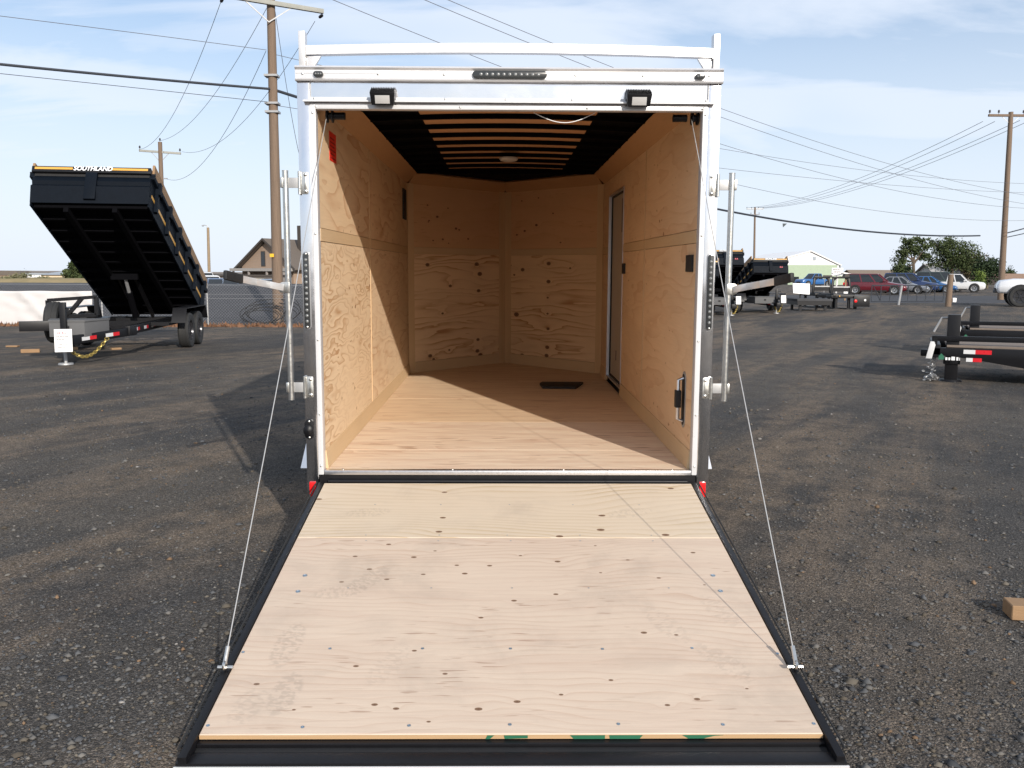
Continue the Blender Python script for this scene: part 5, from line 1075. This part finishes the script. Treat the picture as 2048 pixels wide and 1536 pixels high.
px_tree('shade_tree', 'low dark bushy tree between the brown house and the conifer', 1803, 98, 34, 515, [(-.3, 0, .60, .6, .32), (.3, 0, .55, .6, .36), (0, 0, .3, .8, .3)], (.12, .3), 1700, .13, 'leaf', 26)
px_tree('arborvitae', 'rounded lime green shrub left of the tall utility pole', 1961, 96, 22, 531, [(0, 0, .35, .9, .34), (0, 0, .65, .75, .3)], None, 1300, .09, 'leaf_lime', 27, cat='shrub')
px_tree('shade_tree', 'small far tree at the right edge behind the tan house', 2020, 165, 24, 531, [(0, 0, .7, .9, .28), (0, 0, .5, .7, .25)], (.15, .5), 700, .18, 'leaf', 28)
px_tree('leafy_tree', 'green leafy tree half hidden behind the tipped dump bed', 152, 62, 60, 522, [(-.25, 0, .80, .32, .13), (.25, 0, .66, .6, .26), (-.3, 0, .52, .45, .16), (.2, 0, .36, .65, .2)], (.12, .4), 2400, .13, 'leaf', 29)
for k, (px, yy, wp_, tp_, sd_, lb_) in enumerate(((46, 52, 46, 551, 31, 'ragged olive shrub with bare twigs on the dry grass'), (22, 50, 40, 558, 32, 'low grey green shrub on the dry grass at the left end'), (85, 56, 40, 562, 33, 'low straw coloured shrub below the cream building'), (-14, 50, 40, 556, 34, 'low shrub cut by the picture edge on the dry grass'))):
    o = px_tree('shrub', lb_, px, yy, wp_, tp_, [(0, 0, .55, .8, .42), (-.4, 0, .45, .5, .34), (.4, 0, .45, .5, .34)], (.04, .6), 900, .045, 'leaf_sage', sd_, z0=1.04, cat='shrub')

# ------------------------------------------------------------------ cars (local: front = +x)
def car(label, cat, name, px, yy, yaw, kind, pm, z0=0.0, rim='rimsilver', L=4.6, Wd=1.85, H=1.5, wr=.33, zc_=.22, loc=None):
    p = loc or at_y(px, 549, yy); p = Vector((p.x, p.y, z0)); C = thing(name, label, cat, p, (0, 0, yaw)); h = Wd/2
    bz = H*.60 if kind != 'pickup' else H*.58
    nose = {'sedan': .70, 'suv': .80, 'pickup': .93, 'van': .84}[kind]; tail = {'sedan': .90, 'suv': 1.0, 'pickup': .98, 'van': 1.0}[kind]
    st = [(-L/2, zc_+.18, bz*tail*.86, .86), (-L/2+.10, zc_+.06, bz*tail*.97, .95), (-L*.36, zc_, bz*tail, 1), (-L*.1, zc_, bz, 1), (L*.16, zc_, bz, 1), (L*.22, zc_, bz*.985, .99), (L*.36, zc_+.02, bz*nose*1.07, .97), (L/2-.18, zc_+.05, bz*nose, .92), (L/2-.04, zc_+.10, bz*nose*.86, .86), (L/2, zc_+.20, bz*nose*.66, .80)]
    m = MB(); ring = lambda x, zb, zt, k: [(x, -h*k*.88, zb), (x, -h*k*.985, zb+.12), (x, -h*k, zb+(zt-zb)*.55), (x, -h*k*.965, zt-.05), (x, -h*k*.86, zt), (x, 0, zt+.025), (x, h*k*.86, zt), (x, h*k*.965, zt-.05), (x, h*k, zb+(zt-zb)*.55), (x, h*k*.985, zb+.12), (x, h*k*.88, zb)]
    for s_ in st: m.v += ring(*s_)
    q = 11
    for i in range(len(st)-1):
        for k in range(q): k2 = (k+1) % q; m.f.append((i*q+k, i*q+k2, (i+1)*q+k2, (i+1)*q+k))
    m.f += [tuple(range(q)), tuple(range((len(st)-1)*q+q-1, (len(st)-1)*q-1, -1))]
    m.build('body', pm, C, smooth=50)
    xr, xf, tr, tf = {'sedan': (-L*.36, L*.20, -L*.20, L*.03), 'suv': (-L*.475, L*.20, -L*.44, L*.04), 'pickup': (-L*.16, L*.20, -L*.135, L*.07), 'van': (-L*.48, L*.27, -L*.465, L*.12)}[kind]
    hb_, ht_ = h*.90, h*.70; zt = H-.045
    cab = part('cabin', C)
    MB().hexa([(xr, -hb_, bz-.03), (xf, -hb_, bz-.03), (xf, hb_, bz-.03), (xr, hb_, bz-.03), (tr, -ht_, zt), (tf, -ht_, zt), (tf, ht_, zt), (tr, ht_, zt)]).build('window_glass', M['glass'], cab, bevel=.03)
    MB().hexa([(tr-.03, -ht_-.02, zt-.02), (tf+.05, -ht_-.02, zt-.02), (tf+.05, ht_+.02, zt-.02), (tr-.03, ht_+.02, zt-.02), (tr+.06, -ht_+.06, H), (tf-.04, -ht_+.06, H), (tf-.04, ht_-.06, H), (tr+.06, ht_-.06, H)]).build('roof_panel', pm, cab, bevel=.02)
    pil = [0.0, 1.0] + ([.42] if kind == 'pickup' else [.40, .72])
    for s_ in (-1, 1):
        for f in pil:
            a = Vector((xr+(xf-xr)*f, s_*(hb_+.006), bz-.03)); b = Vector((tr+(tf-tr)*f, s_*(ht_+.006), zt)); MB().bar(a, b, .03, .09 if 0 < f < 1 else .08, (1, 0, 0)).build('pillar', pm, cab)
        MB().box(xf-.35, xf-.20, min(s_*h*.98, s_*(h+.20)), max(s_*h*.98, s_*(h+.20)), bz+.02, bz+.16).build('side_mirror', pm, C, bevel=.03)
        zl_ = bz*nose*.72
        MB().box(L/2-.22, L/2-.035, min(s_*h*.52, s_*h*.83), max(s_*h*.52, s_*h*.83), zl_-.075, zl_+.065).build('headlight', M['lens'], C, bevel=.02)
        MB().box(-L/2-.01, -L/2+.14, min(s_*h*.68, s_*h*.93), max(s_*h*.68, s_*h*.93), bz*.74, bz*.94).build('tail_lamp', M['red'], C, bevel=.015)
        for x in (-L*.30, L*.315):
            MB().cyl((x, s_*h*.80, wr*1.04), (x, s_*(h*1.004), wr*1.04), wr*1.14, 20).build('wheel_arch', M['blackmat'], C)
            tyre_rim(C, wr, .22, axis='Y', rim_mat=rim, rr=.66, loc=(x, s_*(h-.045), wr))
        MB().box(-L*.20, L*.20, s_*h*.985-.02, s_*h*.985+.02, zc_+.03, zc_+.12).build('sill', M['blackmat'], C)
    MB().box(L/2-.06, L/2+.02, -h*.42, h*.42, zc_+.22, bz*nose*.70).build('grille', M['blackmat'], C, bevel=.02)
    MB().box(L/2-.10, L/2+.035, -h*.80, h*.80, zc_+.06, zc_+.20).build('bumper', M['blackmat'] if kind != 'sedan' else pm, C, bevel=.03)
    if kind == 'pickup':
        MB().box(-L*.485, xr-.06, -h*.80, h*.80, bz-.01, bz*tail+.032).build('bed_opening', M['blackmat'], C)
    return C
P_ = lambda n, c, r=.25: paint(n, c, r)
car('dark red wagon parked first in the row by the yard gate', 'car', 'parked_car', 1752, 69, R(-28), 'suv', P_('dark_red_paint', (.11, .010, .018)), L=4.9, H=1.70, wr=.36)
car('silver grey sedan parked between the red wagon and the navy car', 'car', 'parked_car', 1802, 73, R(-30), 'sedan', P_('silver_paint', (.16, .17, .19)), H=1.46, L=4.7)
car('navy blue sport utility car parked behind the silver sedan', 'car', 'parked_car', 1822, 77.5, R(-30), 'suv', P_('navy_paint', (.012, .03, .10)), H=1.80, L=4.8, wr=.37)
car('bright blue sedan parked left of the wooden gate post', 'car', 'parked_car', 1861, 79, R(-30), 'sedan', P_('blue_paint', (.02, .09, .24)), H=1.5, L=4.7)
car('dark green van standing behind the wooden gate post', 'van', 'parked_van', 1884, 84, R(-28), 'van', P_('dark_green_paint', (.035, .05, .045)), H=1.95, L=4.8, wr=.36)
car('white pickup with open bed parked last in the row, past the gate post', 'pickup', 'parked_pickup', 1914, 80, R(-30), 'pickup', P_('white_pickup_paint', (.62, .62, .62)), H=1.72, L=5.0, wr=.40)
car('lifted white pickup with big black tyres rolling in at the picture edge', 'pickup', 'white_pickup', 0, 0, R(155), 'pickup', P_('clean_white_paint', (.74, .75, .77)), H=2.42, L=5.9, Wd=2.05, wr=.52, zc_=.62, rim='rim', loc=Vector((28.3, 39.9, 0)))
car('blue pickup parked against the green metal building', 'pickup', 'parked_pickup', 1628, 118, R(200), 'pickup', P_('mid_blue_paint', (.03, .12, .32)), H=1.8, L=5.2, wr=.38)
for k, (px, yy, lb_, c_, kd, hh) in enumerate(((413, 47, 'white hatchback at the left end of the cars behind the wire fence', (.72, .73, .74), 'suv', 1.50), (404, 58, 'pale silver car roof showing behind the white hatchback', (.55, .56, .58), 'suv', 1.70),
        (441, 45, 'blue tinted car beside the white hatchback behind the fence', (.10, .14, .22), 'sedan', 1.36), (470, 45, 'steel blue sedan in the middle of the cars behind the fence', (.16, .20, .27), 'sedan', 1.34), (500, 45, 'slate blue sedan behind the fence, next to the big pole', (.13, .18, .26), 'sedan', 1.33), (531, 45, 'grey blue sedan half behind the big wooden pole', (.18, .22, .28), 'sedan', 1.33))):
    car(lb_, 'car', 'parked_car', px, yy, R(-66), kd, P_('car_paint', c_), H=hh, z0=-.12, L=4.4)

# ------------------------------------------------------------------ gate, posts, sign, platforms on the right
g0, g1 = on_ground(1742, 607), on_ground(1886, 606)
GT = thing('yard_gate', 'low grey tube yard gate with crossed braces in front of the parked cars', 'gate', g0, (0, 0, math.atan2(g1.y-g0.y, g1.x-g0.x))); GL = (g1-g0).length
for z in (.12, 1.0): MB().tube([(0, 0, z), (GL, 0, z)], .030, 7).build('gate_rail', M['wireb'], GT)
for k in range(9): MB().tube([(GL*k/8, 0, .12), (GL*k/8, 0, 1.0)], .022, 6).build('gate_upright', M['wireb'], GT)
for a, b in ((.02, .125), (.86, .74)): MB().tube([(GL*a, .01, .98), (GL*b, .01, .14)], .020, 6).build('gate_brace', M['wireb'], GT)
pp = on_ground(1797, 610); o = MB().tube([(0, 0, 0), (.12, 0, 1.02)], .06, 10).build('gate_post', M['galv']); o.location = pp; tag(o, 'leaning pale metal post in the middle of the yard gate', 'post')
pp = on_ground(1896, 613); GP = thing('wooden_post', 'thick brown wooden post at the gate end with a white box', 'post', pp)
MB().tube([(0, 0, 0), (.02, 0, .8), (.05, 0, 1.62)], [.15, .145, .13], 12).build('post_shaft', M['pole'], GP)
MB().box(.15, .34, -.16, .04, .22, .44).build('white_box', M['paper'], GP, bevel=.03)
sp_ = at_y(1674, 549, 52); sp_.z = 0
SG = thing('yard_sign', 'white sign board with rows of small print behind the truck bed platforms', 'sign', sp_)
MB().box(-.36, .36, -.03, .03, 1.52, 2.02).build('sign_board', M['paper'], SG, bevel=.005)
m = MB(); scribble(m, -.30, .30, 1.90, .07, -.032, 3); scribble(m, -.24, .22, 1.78, .07, -.032, 4); scribble(m, -.2, .2, 1.68, .06, -.032, 5); tag(m.build('sign_print', M['ink'], SG, smooth=0), None, kind='stuff')
for s_ in (-1, 1): MB().box(s_*.30-.05, s_*.30+.05, -.034, -.0305, 1.64, 1.69).build('sign_block', M['ink'], SG, smooth=0)
MB().box(-.05, .05, -.02, .02, 0, 1.52).build('sign_post', M['galv'], SG)
sp2 = at_y(1656, 549, 50); sp2.z = 0
SB = thing('dark_sign', 'small dark strip sign just left of the white sign board', 'sign', sp2); MB().box(-.30, .26, -.02, .02, 1.40, 1.55).build('sign_board', M['darktrim'], SB); MB().tube([(-.2, 0, 0), (-.2, 0, 1.4)], .02, 6).build('sign_post', M['galv'], SB)
sp3 = at_y(1692, 549, 50); sp3.z = 0
SQ = thing('round_sign', 'dark round mailbox shape on a post right of the white sign board', 'mailbox', sp3); MB().cyl((0, -.2, 1.50), (0, .2, 1.50), .15, 14).build('mail_box', M['darktrim'], SQ); MB().box(-.04, .04, -.04, .04, 0, 1.40).build('box_post', M['lumber'], SQ)
def bed_platform(label, px, yy, rz, w=1.0, d=1.5):
    p = at_y(px, 549, yy); p.z = 0; B = thing('truck_bed', label, 'truck bed', p, (0, 0, rz), 'truck beds with headache racks')
    MB().box(-w/2, w/2, -d/2, d/2, .56, .68).build('bed_deck', M['black'], B, bevel=.01)
    MB().box(-w/2+.05, w/2-.05, -d/2+.1, d/2-.05, .681, .70).build('deck_plate', M['asphalt'], B)
    for s_ in (-1, 1):
        MB().bar((s_*w*.46, -d*.30, .68), (s_*w*.36, -d*.26, 1.44), .09, .10, (0, 1, 0)).build('rack_upright', M['black'], B, bevel=.01)
        MB().bar((s_*w*.36, -d*.26, 1.30), (s_*w*.20, -d*.26, 1.44), .06, .06, (0, 1, 0)).build('rack_gusset', M['black'], B)
        for y in (-.4, .4): MB().box(s_*w*.3-.05, s_*w*.3+.05, y*d-.05, y*d+.05, 0, .56).build('stand_leg', M['black'], B)
        MB().box(s_*w*.3-.12, s_*w*.3+.12, -.45*d, .45*d, 0, .05).build('stand_foot', M['black'], B)
    MB().box(-w*.40, w*.40, -d*.30, -d*.22, 1.40, 1.49).build('rack_top', M['black'], B, bevel=.01)
    MB().box(-w*.40, w*.40, -d*.30, -d*.24, .80, .98).build('rack_panel', M['black'], B); MB().box(-w*.38, w*.38, -d*.32, -d*.305, .985, 1.04).build('light_strip', M['galv'], B)
    MB().lathe([(.03, 0), (.03, .04), (.001, .045)], 10, Matrix.Translation((-w*.25, -d*.52, .60)) @ Matrix.Rotation(R(90), 4, 'X')).build('amber_light', M['gold'], B)
    return B
bed_platform('black truck bed with headache rack nearest the small dump trailers', 1636, 38.5, R(8))
bed_platform('black truck bed with headache rack standing below the white sign', 1674, 36.5, R(8), 1.05)
pf = at_y(1604, 549, 36); pf.z = 0
WP = thing('leaning_sheet', 'white sheet panel leaning above a flat black deck by the small dump trailers', 'panel', pf)
m = MB(); m.hexa([(-.36, 0, .72), (.36, -.1, .66), (.36, -.07, .66), (-.36, .03, .72), (-.38, .10, 1.18), (.38, 0, 1.16), (.38, .03, 1.16), (-.38, .13, 1.18)]); m.build('panel_sheet', M['paper'], WP, smooth=0)
m = MB(); m.box(-.03, .03, .1, .16, 0, .75); m.build('panel_leg', M['black'], WP)
pf2 = at_y(1606, 549, 34.5); pf2.z = 0
FB = thing('low_flat_deck', 'low flat grey decked platform in front of the white panel', 'platform', pf2)
MB().box(-.5, 1.05, -.9, .6, .42, .52).build('deck_plate', M['asphalt'], FB, bevel=.01); MB().box(-.48, 1.0, -.88, .58, .25, .42).build('deck_frame', M['black'], FB)
for x in (-.3, .8):
    for y in (-.7, .4): MB().box(x-.05, x+.05, y-.05, y+.05, 0, .25).build('deck_leg', M['black'], FB)
pf3 = at_y(1712, 549, 36); pf3.z = 0
FT = thing('flatbed_end', 'rear end of a black flatbed with a round red lamp beside the gate', 'truck bed', pf3)
MB().box(-1.2, .55, -.3, 1.6, .50, .64).build('bed_deck', M['black'], FT, bevel=.01); MB().box(-.18, .56, -.36, -.301, .12, .62).build('rear_plate', M['black'], FT, bevel=.01)
MB().lathe([(.07, 0), (.07, .02), (.001, .03)], 14, Matrix.Translation((-.10, -.361, .38)) @ Matrix.Rotation(R(90), 4, 'X')).build('red_lamp', M['red'], FT)
MB().lathe([(.05, 0), (.05, .02), (.001, .03)], 14, Matrix.Translation((.33, -.361, .42)) @ Matrix.Rotation(R(90), 4, 'X')).build('white_lamp', M['paper'], FT)
for x in (-1.0, .05): MB().box(x-.06, x+.06, .0, .12, 0, .50).build('stand_leg', M['black'], FT)
pw = at_y(1693, 549, 39); pw.z = 0
o = MB().box(-.10, .10, -.02, .02, .55, 1.0).build('white_board', M['paper'], None, bevel=.004); o.location = pw; tag(o, 'narrow upright white board on the flatbed end below the dark mailbox', 'board')
# ------------------------------------------------------------------ lumber on the ground
def plank(label, a, b, w, t, z=0.0):
    a = Vector(a); b = Vector(b); a.z = b.z = 0; c_ = (a+b)/2; o = MB().box(-(b-a).length/2, (b-a).length/2, -w/2, w/2, 0, t).build('lumber_piece', M['lumber'], None, bevel=.004, seg=1, smooth=0)
    o.location = (c_.x, c_.y, z+.002); o.rotation_euler = (0, 0, math.atan2(b.y-a.y, b.x-a.x)); return tag(o, label, 'lumber', 'loose lumber on the gravel')
plank('pale lumber length on gravel in front of the dump trailer jack', on_ground(42, 706), on_ground(80, 705), .09, .07)
plank('greyish flat lumber scrap farther behind the jack', on_ground(14, 694), on_ground(37, 694), .12, .03)
plank('lumber length under the dump trailer tongue chain', on_ground(127, 701), on_ground(156, 700), .09, .06)
plank('short lumber offcut deep in the shade under the dump trailer', on_ground(222, 700), on_ground(242, 699), .10, .04)
bA = on_ground(2013, 1232); plank('thick sawn timber block lying on gravel near the bottom right', bA, bA + Vector((.55, -.10, 0)), .115, .068)
